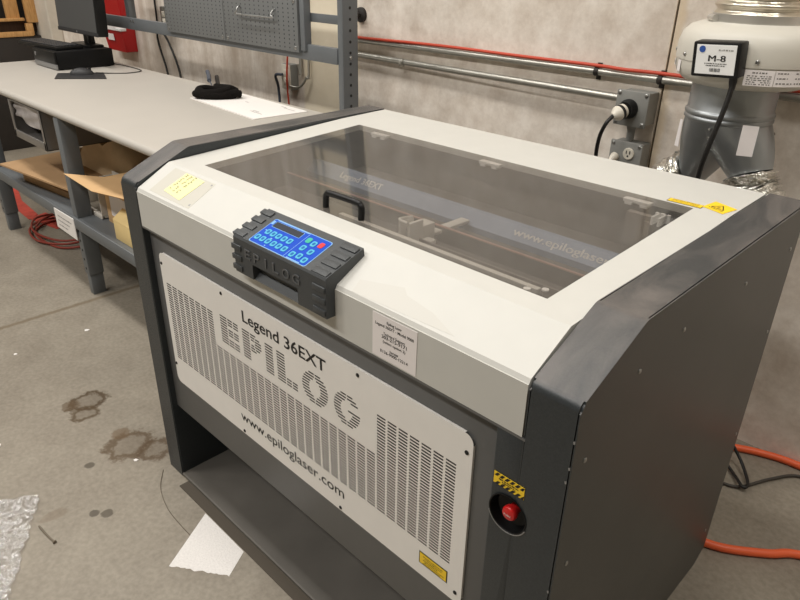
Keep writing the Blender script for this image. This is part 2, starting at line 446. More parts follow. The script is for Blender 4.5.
bm = B(); box(bm, -7.15, 5.15, -6.15, WY+.15, 4.2, 4.3); tag(obj('ceiling', bm, 'ceiling', smooth=0), kind='structure')
bm = B(); box(bm, -4.42, -4.08, WY-.09, WY, 0, 4.2, .01); tag(obj('trim_2', bm, 'column', smooth=0), kind='structure')

# ------------------------------------------------------------------ laser engraver
W, T = 1.30, .07
eng = thing('laser_engraver', 'large cream and charcoal laser engraving machine standing on the concrete floor in the foreground', 'laser engraver', (.65, .42, 0))
HZ = .905; SL = .543            # hood front edge height, slope of the hood's front
def hood_z(y):
    if y <= .094: return HZ + SL*y
    if y <= .66: return .956 + (y-.094)*.0517
    return .9853 + (y-.66)*.022
def arc(cx, cz, r, a0, a1, n=5):
    return [(cx + r*math.cos(math.radians(a0+(a1-a0)*k/n)), cz + r*math.sin(math.radians(a0+(a1-a0)*k/n))) for k in range(n+1)]
def fillet(P, idx, r, n=5):
    a, p, b_ = Vector(P[idx-1]), Vector(P[idx]), Vector(P[(idx+1) % len(P)])
    u_, v_ = (a-p).normalized(), (b_-p).normalized(); th = u_.angle(v_); d = r/math.tan(th/2)
    c = p + (u_+v_).normalized()*(r/math.sin(th/2)); s0, s1 = p+u_*d-c, p+v_*d-c; out = []
    for k in range(n+1):
        t = k/n; w_ = (s0*(1-t)+s1*t).normalized()*r; out.append(tuple(c+w_))
    return out
def side_profile(dz, zf):
    P = [(0, .0), (0, zf), (.153, .980+dz), (.842, .991), (.842, .030), (.79, .0)]
    return P[:1] + fillet(P, 1, .017, 6) + fillet(P, 2, .03, 3) + P[3:]
RX0, RX1 = 1.226, 1.306
def cut_round(o, c, r, depth):
    """drill a round blind hole into a part"""
    bm = B(); lathe(bm, [(r, -.02), (r, depth)], Vector(c), Y, 48); bmesh.ops.recalc_face_normals(bm, faces=bm.faces[:])
    me = bpy.data.meshes.new('c'); bm.to_mesh(me); bm.free(); co = bpy.data.objects.new('c', me); COL.objects.link(co)
    md = o.modifiers.new('b', 'BOOLEAN'); md.operation = 'DIFFERENCE'; md.object = co; md.solver = 'EXACT'
    dg = bpy.context.evaluated_depsgraph_get(); dg.update()
    new = bpy.data.meshes.new_from_object(o.evaluated_get(dg)); o.modifiers.clear(); o.data = new
    bpy.data.objects.remove(co)
for k, (x0, x1) in enumerate(((-.012, .068), (RX0, RX1))):
    bm = B(); prism(bm, side_profile(.004 if k == 0 else -.004, .916 if k == 0 else .905), x0, x1, 'x', .0035, 2)
    for f in bm.faces:
        f.normal_update()
        if k == 1 and f.normal.x*(1 if f.calc_center_median().x > x0+.02 else -1) > .9 and f.calc_center_median().x > x1-.004: f.material_index = 1
    sp = obj('side_panel', bm, ['charcoal', 'scuffed'], eng, 30)
    if k == 1:
        right_panel = sp
        for (yy, zz) in ((.035, .80), (.035, .60), (.035, .36), (.30, .905), (.56, .90), (.80, .90), (.815, .70), (.815, .42), (.80, .12), (.50, .06), (.16, .89)):
            obj('screw', screw_bm((x1, yy, zz), X, .0042, .002), 'steel', sp)
        for (a, b_) in (((.30,.17),(.46,.28)), ((.34,.36),(.36,.41)), ((.56,.20),(.60,.23))):
            bm = B(); plate(bm, [(x1, a[0], a[1]), (x1, b_[0], b_[1]), (x1, b_[0]-.001, b_[1]+.0015), (x1, a[0]-.001, a[1]+.0015)], .0002, 0, .0001); obj('scratch', bm, 'midgrey', sp, 0)

for (x, z) in ((1.302, .80), (1.300, .775), (1.303, .845), (1.301, .56)):
    bm = B(); plate(bm, [(x, .0002, z), (x+.0025, .0002, z+.001), (x+.002, .0002, z+.006), (x-.001, .0002, z+.004)], .0006); obj('paint_chip', bm, 'silver', right_panel, 0)
# cabinet body behind the vent panel + control column
bm = B()
box(bm, T-.004, 1.182, .018, .05, .255, .83, .002)              # front sheet
box(bm, T-.004, W-T, .05, .80, .255, .275)                     # underside
box(bm, T+.001, W-T-.001, .79, .82, .013, .96)             # back
obj('cabinet_body', bm, 'midgrey', eng, 30)
# control column: dark sheet right of the grey front, with a round recess for the stop button
CX, CZ, CR = 1.215, .660, .034
bm = B(); box(bm, 1.180, RX0+.0005, .0006, .05, .014, .811, .002)
cc = obj('control_column', bm, 'charcoal', eng, 30)
bpy.context.view_layer.update()
cut_round(cc, (CX, 0, CZ), CR, .030); cut_round(right_panel, (CX, 0, CZ), CR, .030)
es = obj('emergency_stop', lathe(B(), [(CR*1.03, .0012), (CR*1.0, .0016), (CR*.965, .0005), (CR*.95, -.006), (CR*.86, -.016), (CR*.5, -.022), (.0005, -.022)], (CX, 0, CZ), -Y, 48, cap=False), 'black', eng, 40)
obj('push_button', lathe(B(), [(.009, -.022), (.009, -.010), (.0115, -.008), (.0125, -.004), (.0125, .0), (.0108, .003), (.005, .0045), (.0005, .005)], (CX+.003, 0, CZ+.003), -Y, 32), 'red', es, label='red mushroom stop button')
tb = TB(); tb.t('PUSH', (CX+.003, -.0052, CZ+.001), X, Z, width=.012, center=True, th=.0006); obj('lettering', tb.bm, 'white', es, 0)
bm = B(); tube(bm, [(CX+.036*math.cos(math.radians(a)), -.0004, CZ+.036*math.sin(math.radians(a))) for a in range(200, 341, 20)], .0013, 8, 3); obj('lower_rim', bm, 'silver', es, 60)
# hazard label above the stop button
bm = B(); plate(bm, [(1.184, 0, .7055), (1.240, 0, .7045), (1.240, 0, .7265), (1.184, 0, .7270)], .0006, 0, .0002)
hl = obj('hazard_label', bm, 'yellow', eng, 0, label='black and yellow striped hazard label')
bm = B()
for row, (za, zb) in enumerate(((.7200, .7266), (.7050, .7112))):
    for k in range(6):
        a = 1.185 + k*.0094 + (.002 if row else 0)
        s = .005
        q = [(a, -.0010, za), (min(a+.0052, 1.24), -.0010, za), (min(a+.0052+s, 1.24), -.0010, zb), (min(a+s, 1.24), -.0010, zb)]
        plate(bm, q, .0003)
scribble(bm, (1.194, -.0010, .7162), X, Z, .036, .0024, seed=2); scribble(bm, (1.200, -.0010, .7125), X, Z, .024, .0024, seed=3)
obj('hazard_stripes', bm, 'ink', hl, 0)

# hood
bm = B()
ys = [0.0, .0016, .0055, .022, .05, .094, .1385, .30, .46, .6454, .66, .75, .838]
HX0, HX1, HB = .0715, 1.2235, .8115
xs = [HX0, .1647, .42, .66, .90, 1.1534, HX1]
def hz(y):
    if y < .002: return HZ-.0045
    if y < .004: return HZ-.001
    if y < .01: return HZ+SL*.0055
    return hood_z(y)
grid = [[bm.verts.new((x, y, hz(y))) for y in ys] for x in xs]
j0, j1 = ys.index(.1385), ys.index(.6454)
for i in range(len(xs)-1):
    for j in range(len(ys)-1):
        if 1 <= i <= 4 and j0 <= j < j1: continue
        bm.faces.new((grid[i][j], grid[i+1][j], grid[i+1][j+1], grid[i][j+1]))
lo = [[bm.verts.new((x, y, HB if y < .06 else .90)) for y in ys] for x in (xs[0], xs[-1])]
for s_, i in ((0, 0), (1, -1)):
    for j in range(len(ys)-1): bm.faces.new((grid[i][j], grid[i][j+1], lo[s_][j+1], lo[s_][j]))
fr = [bm.verts.new((x, 0, HB)) for x in xs]; fr[0] = lo[0][0]; fr[-1] = lo[1][0]
fb = [bm.verts.new((x, .04, HB)) for x in xs]
for i in range(len(xs)-1):
    bm.faces.new((grid[i][0], fr[i], fr[i+1], grid[i+1][0])); bm.faces.new((fr[i], fb[i], fb[i+1], fr[i+1]))
bk = [bm.verts.new((x, .838, .90)) for x in xs]
for i in range(len(xs)-1): bm.faces.new((grid[i][-1], grid[i+1][-1], bk[i+1], bk[i]))
lip = [(.1647, .1385), (1.1534, .1385), (1.1534, .6454), (.1647, .6454)]
for k in range(4):          # turned-down lip around the opening
    a, b_ = lip[k], lip[(k+1) % 4]
    bm.faces.new([bm.verts.new((p[0], p[1], hood_z(p[1])-d)) for p, d in ((a, 0), (b_, 0), (b_, .016), (a, .016))])
hood = obj('hood', bm, 'cream', eng, 25)
bm = B(); box(bm, HX0, HX1+.006, .0, .05, HB-.005, HB-.0005); obj('seam_gasket', bm, 'midgrey', hood, 0)

def onhood(x, y, d=0):      # a point on the hood's skin
    s = SL if y <= .094 else .0517
    n = Vector((0, -s, 1)).normalized(); return Vector((x, y, hood_z(y))) + n*d
# access plate under the note: shallow outline and two screws
bm = B()
P4 = [onhood(.118, .012), onhood(.30, .012), onhood(.30, .086), onhood(.118, .086)]
plate(bm, P4, .0004)
ap = obj('access_plate', bm, 'plate', hood, 0)
for (x, y) in ((.292, .020), (.292, .080)): obj('screw', screw_bm(onhood(x, y), (0, -SL, 1), .003, .0012), 'silver', ap)
# flattened patch left by peeled tape
bm = B(); plate(bm, [onhood(.855, .006), onhood(1.08, .012), onhood(1.02, .030), onhood(.955, .038), onhood(.94, .048), onhood(.85, .030)], .0003)
obj('tape_residue', bm, 'residue', hood, 0)

# lid
eps = .0015
bm = B(); lp = [(.1647+eps, .1385+eps), (1.1534-eps, .1385+eps), (1.1534-eps, .6454-eps), (.1647+eps, .6454-eps)]
A = [bm.verts.new((x, y, hood_z(y)+.0003)) for x, y in lp]; Bq = [bm.verts.new((x, y, hood_z(y)-.005)) for x, y in lp]
bm.faces.new(A); bm.faces.new(Bq[::-1])
for k in range(4): bm.faces.new((A[k], Bq[k], Bq[(k+1) % 4], A[(k+1) % 4]))
lid = obj('lid', bm, 'acrylic', eng, 0, label='smoked clear acrylic lid')
h1, h2 = onhood(.604, .158), onhood(.709, .160); hu = Vector((0, .04, 1)).normalized()
bm = B(); pts = [h1, h1+hu*.022, h1+hu*.029+X*.005, h1+hu*.032+X*.015, h2+hu*.032-X*.015, h2+hu*.029-X*.005, h2+hu*.022, h2]
tube(bm, pts, .0066, 14, 5); obj('handle', bm, 'black', lid, 60)
for (x, y) in ((.269, .629), (.659, .629), (1.045, .629)):
    bm = B(); box(bm, x-.03, x+.03, y-.008, y+.009, hood_z(y)-.0125, hood_z(y)-.0055, .001)
    for dx in (-.017, .017): box(bm, x+dx-.008, x+dx+.008, y-.009, y+.009, hood_z(y)-.017, hood_z(y)-.0125)
    obj('hinge', bm, 'white', lid, 30)
for (x, y) in ((1.128, .172), (1.105, .155)):
    obj('screw', lathe(B(), [(.006, -.008), (.006, -.0055), (.0005, -.0055)], (x, y, hood_z(y)), Z, 14), 'white', lid)

# cutting chamber
bm = B()
x0, x1, y0, y1, z0 = .10, 1.20, .09, .72, .74
q = lambda *p: bm.faces.new([bm.verts.new(v) for v in p])
q((x0,y0,z0),(x1,y0,z0),(x1,y1,z0),(x0,y1,z0)); q((x0,y0,z0),(x0,y0,.935),(x1,y0,.935),(x1,y0,z0))
q((x0,y1,z0),(x1,y1,z0),(x1,y1,.968),(x0,y1,.968)); q((x0,y0,z0),(x0,y1,z0),(x0,y1,.968),(x0,y0,.935)); q((x1,y0,z0),(x1,y0,.935),(x1,y1,.968),(x1,y1,z0))
ch = obj('cutting_chamber', bm, 'chamber', eng, 0)
bm = B(); box(bm, .17, 1.13, .16, .66, .845, .86); obj('engraving_bed', bm, 'bed', ch, 0)
bm = B(); box(bm, .60, 1.10, .194, .206, .86, .936, .001); obj('ruler_rail', bm, 'whitegrey', ch, 0)
bm = B(); box(bm, .17, 1.09, .378, .384, .86, .8935); obj('bed_edge_strip', bm, 'bed', ch, 0)
bm = B(); box(bm, .17, 1.09, .378, .384, .8935, .896); obj('edge_trim', bm, 'pinkrail', ch, 0)
bm = B(); box(bm, .72, 1.10, .300, .304, .86, .890); obj('bed_edge_strip', bm, 'chamber', ch, 0)
bm = B(); prism(bm, [(.474, .874), (.4765, .8765), (.500, .9005), (.512, .902), (.514, .86), (.474, .86)], .13, 1.145, 'x', .0008)
gan = obj('gantry', bm, 'gantry', eng, 30, label='blue grey gantry beam inside the machine')
for (t_, x_, w_) in (('Legend 36EXT', .264, .160), ('www.epiloglaser.com', .842, .300)):
    tb = TB(); ga, gb = Vector((x_, .4765, .8765)), Vector((0, .0235, .0240)).normalized()
    for d_ in (0, .0006, .0012): tb.t(t_, ga + gb*.0085 + X*d_, X, gb, width=w_, height=.0185, th=.0006)
    obj('lettering', tb.bm, 'white', gan, 0)
bm = B(); box(bm, .700, .735, .31, .35, .875, .915, .003); box(bm, .700, .708, .272, .312, .86, .928, .002); box(bm, .727, .735, .272, .312, .87, .930, .002)
box(bm, .705, .730, .35, .474, .880, .888, .002); box(bm, .738, .762, .300, .325, .870, .890, .003); tube(bm, [(.704, .31, .928), (.704, .272, .932), (.731, .268, .930)], .0035, 8, 4)
lathe(bm, [(.010, 0), (.010, .03), (.005, .045)], (.717, .295, .912), -Z, 16)
obj('laser_head', bm, 'whitegrey', gan, 30)
bm = B(); box(bm, 1.09, 1.105, .17, .64, .86, .90); box(bm, 1.045, 1.10, .585, .60, .90, .965); box(bm, 1.085, 1.10, .58, .64, .86, .955)
obj('guide_rail', bm, 'chamber', ch, 0)
bm = B(); box(bm, 1.098, 1.128, .60, .607, .955, .972); box(bm, 1.104, 1.108, .57, .607, .955, .972); box(bm, 1.118, 1.122, .57, .607, .955, .972)
obj('bracket', bm, 'white', ch, 0)

# vent panel with slotted grille and EPILOG cut from the slots
PX0, PX1, PZ0, PZ1, PY = .113, 1.132, .368, .752, .012
RP, RH, ZT = .0068, .0035, .6785
CP, CW = .0278, .0222
def letters(r):
    """hole intervals of the slot-built word on row r (0-10)"""
    H = []
    def seg(a, b, n, gap=.004):
        w = (b-a-gap*(n-1))/n
        for k in range(n): H.append((a+k*(w+gap), a+k*(w+gap)+w))
    a, b = .377, .451                           # E
    H.append((a, a+.028))
    if r in (0,1,2,4,5,6,8,9,10): seg(a+.032, b, 2)
    a, b = .468, .540                           # P
    H.append((a, a+.028))
    if r in (0, 6): H.append((a+.032, a+.052))
    if r in (1, 5): H.append((a+.032, a+.048)); H.append((a+.051, a+.066))
    if r in (2, 3, 4): H.append((a+.048, b))
    if r in (2, 4): H.append((a+.034, a+.045))
    H.append((.555, .583))                      # I
    H.append((.597, .625))                      # L
    if r >= 8: seg(.629, .666, 2)
    for letter, (a, b) in (('O', (.683, .765)), ('G', (.783, .859))):
        c = (a+b)/2; rx = (b-a)/2; t = (r-5)/5.6; o = rx*math.sqrt(max(0, 1-t*t))
        ti = (r-5)/3.1; i_ = .017*math.sqrt(max(0, 1-ti*ti)) if abs(ti) < 1 else 0
        if i_ < .004:
            if o > .012: seg(c-o, c+o, 2 if o < .03 else 3, .003)
        else:
            H.append((c-o, c-i_-.001))
            if letter == 'O': H.append((c+i_+.001, c+o))
            elif r in (2,): H.append((c+.012, c+o))
            elif r == 5: H.append((c+.004, c+o))
            elif r > 5: H.append((c+max(i_, .008), c+o))
    return [(h[0]+.006, h[1]+.006) for h in H if h[1]-h[0] > .003]
def row_holes(r):
    H = []
    if 0 <= r <= 10: H += letters(r)
    for c in range(35):
        a = .133 + c*CP
        left, right = c < 8, c >= 28
        if r > 33: continue
        if (left and r >= 1) or right or (r >= 14): H.append((a, a+CW))
    return sorted(H)
bm = B()
def fq(xa, xb, za, zb):
    if xb-xa > 1e-6 and zb-za > 1e-6: bm.faces.new([bm.verts.new(v) for v in ((xa,PY,za),(xb,PY,za),(xb,PY,zb),(xa,PY,zb))])
RC = .018
fq(PX0+RC, PX1-RC, ZT+.004, PZ1) ; 
zprev = ZT+.004
def corner(x, z, sx, sz):
    pts = [(x+sx*RC, PY, z+sz*RC)] + [(x+sx*RC*(1-math.cos(math.radians(a))), PY, z+sz*RC*(1-math.sin(math.radians(a)))) for a in range(0, 91, 15)]
    bm.faces.new([bm.verts.new(p) for p in pts])
fq(PX0, PX0+RC, ZT+.004, PZ1-RC); fq(PX1-RC, PX1, ZT+.004, PZ1-RC); corner(PX0, PZ1, 1, -1); corner(PX1, PZ1, -1, -1)
for r in range(35):
    zt = ZT - r*RP; zb = zt-RH
    fq(PX0, PX1, zt, zprev); x = PX0
    for a, b_ in row_holes(r):
        fq(x, a, zb, zt)
        x = b_
    fq(x, PX1, zb, zt); zprev = zb
fq(PX0, PX1, PZ0+RC, zprev); fq(PX0+RC, PX1-RC, PZ0, PZ0+RC); corner(PX0, PZ0, 1, 1); corner(PX1, PZ0, -1, 1)
for (a, b_) in (((PX0+RC, PZ1), (PX1-RC, PZ1)), ((PX1, PZ1-RC), (PX1, PZ0+RC)), ((PX1-RC, PZ0), (PX0+RC, PZ0)), ((PX0, PZ0+RC), (PX0, PZ1-RC))):
    bm.faces.new([bm.verts.new(v) for v in ((a[0],PY,a[1]),(b_[0],PY,b_[1]),(b_[0],PY+.005,b_[1]),(a[0],PY+.005,a[1]))])
vp = obj('vent_panel', bm, 'vent', eng, 0, label='pale perforated vent panel')
bm = B(); box(bm, PX0+.008, PX1-.008, PY+.0006, PY+.005, PZ0+.02, PZ1-.02); obj('grille_backing', bm, 'dark', vp, 0)
for (x, z) in ((.121, .722), (.40, .738), (.86, .738), (1.120, .715), (.119, .425), (.44, .376), (.80, .376), (1.118, .392)):
    obj('screw', screw_bm((x, PY, z), -Y, .0042, .0022), 'ink', vp)
tb = TB(); tb.t('Legend 36EXT', (.481, PY, .699), X, Z, width=.287, height=.029, th=.0006, bold=.012); obj('model_lettering', tb.bm, 'ink', vp, 0)
tb = TB(); tb.t('www.epiloglaser.com', (.432, PY, .408), X, Z, width=.381, height=.028, th=.0006, bold=.004); obj('web_lettering', tb.bm, 'ink', vp, 0)
bm = B(); plate(bm, [(1.028, PY, .399), (1.098, PY, .399), (1.098, PY, .4285), (1.028, PY, .4285)], .0005)
wl = obj('warning_label', bm, 'ink', vp, 0, label='yellow warning label with black border')
bm = B(); plate(bm, [(1.0302, PY-.0006, .4012), (1.0958, PY-.0006, .4012), (1.0958, PY-.0006, .4263), (1.0302, PY-.0006, .4263)], .0003); ys_ = obj('yellow_field', bm, 'yellow', wl, 0)
bm = B()
for k in range(5): scribble(bm, (1.039+(.004 if k % 2 else 0), PY-.0010, .4205-k*.0045), X, Z, .048-(k % 3)*.006, .0019, seed=20+k)
obj('small_print', bm, 'ink', wl, 0)

# instruction label on the hood front
def fpt(x, z, d=0): return (x, -d, z)
bm = B(); plate(bm, [fpt(.913, .8145), fpt(1.015, .8145), fpt(1.016, .8965), fpt(.914, .8965)], .0006, 0, .0002)
il = obj('instruction_label', bm, 'label', eng, 0, label='white printed service label')
tb = TB(); yy = -.0009
for s_, z, w, h in (('Epilog Laser', .884, .034, .0052), ('Legend 36EXT - Model 9000', .8755, .088, .0056), ('Technical Support', .862, .050, .0052), ('303-215-9171', .8545, .058, .0068), ('(select option 2)', .8465, .052, .0052), ('Serial#', .833, .020, .0046), ('E126-9000-12214', .8265, .064, .0056)):
    tb.t(s_, (.965, yy, z), X, Z, width=w, height=h, center=True, th=.0003, bold=.01)
obj('lettering', tb.bm, 'ink', il, 0)
# laser warning stickers beside the lid's far corner
Q = [onhood(1.0905, .653), onhood(1.162, .6535), onhood(1.160, .673), onhood(1.093, .664)]
Q = [onhood(1.094, .651), onhood(1.165, .652), onhood(1.164, .672), onhood(1.094, .671)]
bm = B(); plate(bm, Q, .0005); ws = obj('warning_label', bm, 'ink', eng, 0, label='narrow yellow warning label behind the lid corner')
c = sum(Q, Vector())/4; bm = B(); plate(bm, [c+(p-c)*.94 for p in Q] if False else [c+Vector(((p-c).x*.96, (p-c).y*.86, (p-c).z*.86)) for p in Q], .0003, 0, .0006); obj('yellow_field', bm, 'yellow', ws, 0)
bm = B(); 
for k in range(3): scribble(bm, c+Vector((-.028, .0045-k*.005, (.0045-k*.005)*.0517+.001)), X, (0,1,.0517), .056, .0018, th=.0002, seed=30+k)
obj('small_print', bm, 'ink', ws, 0)
Q = [onhood(1.153, .688-.018), onhood(1.203, .652), onhood(1.216, .688), onhood(1.168, .712)]
Q = [onhood(1.163, .664), onhood(1.208, .650), onhood(1.219, .694), onhood(1.170, .712)]
bm = B(); plate(bm, Q, .0005, 0, .0006); ws = obj('warning_sticker', bm, 'yellow', eng, 0, label='square yellow sticker with black triangle symbol')
c = sum(Q, Vector())/4; ex = (Q[1]-Q[0]).normalized(); ey = (Q[3]-Q[0]).normalized(); nn = ex.cross(ey).normalized(); c = c + nn*.0014
bm = B(); tri = [c-ex*.014-ey*.008, c+ex*.014-ey*.008, c+ey*.014]
for a, b_ in zip(tri, tri[1:]+tri[:1]):
    d = (b_-a).normalized(); s_ = d.cross(nn)*.0011; bm.faces.new([bm.verts.new(p) for p in (a+s_, b_+s_, b_-s_, a-s_)])
for k in range(8):
    a = 2*PI*k/8; d = ex*math.cos(a)+ey*math.sin(a); s_ = d.cross(nn)*.0004; m_ = c-ey*.001
    bm.faces.new([bm.verts.new(p) for p in (m_+d*.001+s_, m_+d*.0045+s_, m_+d*.0045-s_, m_+d*.001-s_)])
scribble(bm, c-ex*.016-ey*.0155, ex, ey, .032, .0026, th=.0002, seed=44)
obj('triangle_symbol', bm, 'ink', ws, 0)

# control console
CSL = .376
SV = Vector((0, 1, CSL)).normalized(); SN = Vector((0, -CSL, 1)).normalized(); SO = Vector((0, -.02, .9245))
def CP_(x, v, h=0): return SO + X*x + SV*v + SN*h
KX0, KX1, KL = .527, .8165, .0950
fz = .924
CY = -.02
top_b = CP_(0, KL); tail = [(CY, fz-.002), (CY+.0025, fz+.0025), (top_b.y, top_b.z), (top_b.y+.002, top_b.z-.018), (.001, .89), (.001, .848)]
prof = [(CY, .848)] + tail
notch = [(CY, .880)] + tail + [(CY+.002, .848), (-.003, .860), (-.003, .880)]
bm = B(); prism(bm, prof, KX0+.004, .592, 'x'); prism(bm, notch, .592, .735, 'x'); prism(bm, prof, .735, KX1, 'x')
con = obj('control_console', bm, 'console', eng, 25)
bm = B()
def obox(bm, x0, x1, v0, v1, h0, h1, bev=0):
    mtx = Matrix.Identity(4)
    for i in range(3):
        mtx[i][0] = X[i]; mtx[i][1] = SV[i]; mtx[i][2] = SN[i]; mtx[i][3] = SO[i]
    return box(bm, x0, x1, v0, v1, h0, h1, bev, 2, mtx)
for k in range(4):
    v = .004 + k*.0238
    for (xa, xb) in ((KX0-.002, KX0+.034), (KX1-.044, KX1-.003)):
        bm = B(); obox(bm, xa, xb, v, v+.0140, -.012, .0032, .0010); obj('grip_ridge', bm, 'console', con, 25)
for z in (.853, .875, .897):
    for (xa, xb) in ((KX0-.002, KX0+.030), (KX1-.036, KX1-.002)):
        bm = B(); box(bm, xa, xb, CY-.0028, .0, z, z+.011, .0012); obj('grip_ridge', bm, 'console', con, 25)
for i, ch_ in enumerate('EPILOG'):
  tb = TB(); tb.t(ch_, (.570+i*.0305+(.006 if ch_ == 'I' else 0), CY, .8885), X, Z, height=.0195, width=(.005 if ch_ == 'I' else .0185 if ch_ in 'EPL' else .021), th=.0002, bold=.01); tbm = tb.bm
  r_ = bmesh.ops.extrude_face_region(tbm, geom=tbm.faces[:]); bmesh.ops.translate(tbm, verts=[v for v in r_['geom'] if isinstance(v, bmesh.types.BMVert)], vec=(0, -.0016, 0)); obj('raised_letter', tbm, 'console_pale', con, 0)
KA, KB, VA, VB = .578, .753, .0785, .0045   # keypad: u along x, v from top edge down the slope
def KP(u, v, h=0): return CP_(KA + u*(KB-KA), VA + v*(VB-VA), h)
def rrect(u0, u1, v0, v1, r, h, n=4):
    ru = r/(KB-KA); rv = r/(VA-VB); pts = []
    for (cu, cv, a0) in ((u0+ru, v1-rv, 180), (u1-ru, v1-rv, 270), (u1-ru, v0+rv, 0), (u0+ru, v0+rv, 90)):
        for k in range(n+1):
            a = math.radians(a0 + 90*k/n); pts.append(KP(cu + ru*math.cos(a), cv - rv*math.sin(a), h))
    return pts
bm = B(); plate(bm, rrect(0, 1, 0, 1, .005, 0), .0010, 0); kp = obj('keypad_border', bm, 'paleblue', con, 0)
bm = B(); plate(bm, rrect(.010, .990, .022, .978, .0045, .0010), .0003, 0); obj('keypad', bm, 'blue', con, 0, label='bright blue membrane keypad')
bm = B(); plate(bm, rrect(.065, .565, .075, .305, .002, .0013), .0003); plate(bm, rrect(.06, .62, .016, .048, .001, .0013), .0002)
plate(bm, [KP(.632, 1.0, .0013), KP(.638, 1.0, .0013), KP(.638, .03, .0013), KP(.632, .03, .0013)], .0002)
plate(bm, rrect(.015, .05, .09, .23, .0008, .0013), .0002)
for (u, v, w) in ((.05,.46,.035), (.24,.64,.03), (.27,.92,.02), (.68,.95,.22)): plate(bm, rrect(u, u+w, v, v+.03, .0003, .0013), .0002)
obj('keypad_print', bm, 'paleblue', con, 0)
bm = B(); plate(bm, rrect(.072, .558, .088, .292, .0015, .0016), .0004); obj('display_screen', bm, 'lcd', con, 0, label='dark grey display screen')
keys_ = [(u, .505, 'cyan') for u in (.12, .215, .31, .41, .507)] + [(u, .78, 'cyan') for u in (.068, .163, .26, .36, .455, .555)]
keys_ += [(.705, .235, 'green'), (.807, .28, 'cyan'), (.908, .23, 'redkey'), (.742, .515, 'cyan'), (.881, .54, 'cyan'), (.709, .82, 'cyan'), (.814, .784, 'cyan'), (.919, .833, 'cyan')]
for u, v, m in keys_:
    bm = B(); plate(bm, rrect(u-.036, u+.036, v-.095, v+.095, .0038, .0013, 4), .0008)
    kb_ = bmesh.new() ; kb_.free()
    plate(bm, rrect(u-.018, u+.018, v-.055, v+.045, .0022, .0021, 3), .0002, 1)
    obj('button', bm, [m, 'cyan_dark' if m == 'cyan' else m], con, 0)

# base tray
bm = B(); prism(bm, [(.0, .004), (.0, .011), (.003, .013), (.79, .013), (.79, .004)], .066, RX0, 'x', .001)
obj('base_tray', bm, 'tray', eng, 30)
bm = B(); box(bm, .10, RX0, -.030, .02, .0005, .0035, .0005); obj('shadow_strip', bm, 'floor_shadow', eng, 0)  # flat dark strip standing in for the shadow along the machine front

# sticky note on the hood
nt0 = [onhood(.170, .028, .0008), onhood(.247, .0165, .0008), onhood(.262, .080, .0008), onhood(.178, .083, .0008)]
nt0 = [onhood(.166, .0255, .0006), onhood(.247, .0195, .0006), onhood(.260, .0815, .0006), onhood(.176, .0835, .0006)]
bm = B(); plate(bm, nt0, .0006)
note = obj('sticky_note', bm, 'noteyellow', None, 0); tag(note, 'pale yellow sticky note with handwriting on the cream hood of the laser engraver', 'sticky note')
bm = B(); ex = (nt0[3]-nt0[0]).normalized(); ey = (nt0[0]-nt0[1]).normalized(); nn = ex.cross(ey).normalized()
if nn.z < 0: nn = -nn
rnd = random.Random(5)
for row in range(3):
    for k in range(9):
        if rnd.random() < .12: continue
        p = nt0[0] + ex*(.012+k*.0066+.001*row) - ey*(.012+row*.018) + nn*.0011
        a = rnd.uniform(0, 6); pts = [p + (ex*math.cos(a+j*1.3)*rnd.uniform(.5, 1) + ey*math.sin(a+j*1.3)*1.6)*.0026 for j in range(4)]
        for u_, v_ in zip(pts, pts[1:]):
            d = (v_-u_).normalized(); s_ = d.cross(nn)*.0007
            bm.faces.new([bm.verts.new(q_) for q_ in (u_+s_, v_+s_, v_-s_, u_-s_)])
obj('handwriting', bm, 'keys', note, 0)

# ------------------------------------------------------------------ workbench
BZ = .84
wb = thing('workbench', 'long grey steel workbench with pale laminate top standing behind the laser engraver', 'workbench', (-1.6, .7, 0))
BX0, BX1, BY0, BY1 = -2.88, -.40, .315, 1.12
bm = B(); pr = [(BY0+.016, BZ-.034)] + arc(BY0+.017, BZ-.017, .017, 270, 90, 8) + [(BY1, BZ), (BY1, BZ-.034)]
prism(bm, pr[1:], BX0, BX1, 'x'); obj('tabletop', bm, 'bench_top', wb, 40)
for lx in (-2.49, -1.37, -.49):
    for ly, ly2 in ((.318, .385), (1.0, 1.08)):
        bm = B(); box(bm, lx, lx+.05, ly, ly2, .10, BZ-.034, .003); box(bm, lx+.006, lx+.044, ly+.004, ly2-.004, 0, .11, .002)
        lg = obj('leg', bm, 'bench', wb, 30)
        bm = B()
        for k in range(5): lathe(bm, [(.006, 0), (.006, .0012)], (lx+.025, ly+.0005, .13+k*.045), -Y, 10)
        if ly < .5 and lx < -1: obj('adjustment_hole', bm, 'dark', lg, 0)
        else: bm.free()
bm = B(); box(bm, -2.42, -.44, 1.04, 1.08, BZ-.10, BZ-.034, .002); obj('apron', bm, 'bench', wb, 30)
# lower shelf
bm = B(); box(bm, -2.40, -.445, .32, 1.0, .372, .376); box(bm, -2.40, -.445, .310, .320, .325, .376, .002); box(bm, -2.40, -.445, .995, 1.005, .325, .376)
obj('lower_shelf', bm, 'bench', wb, 30)
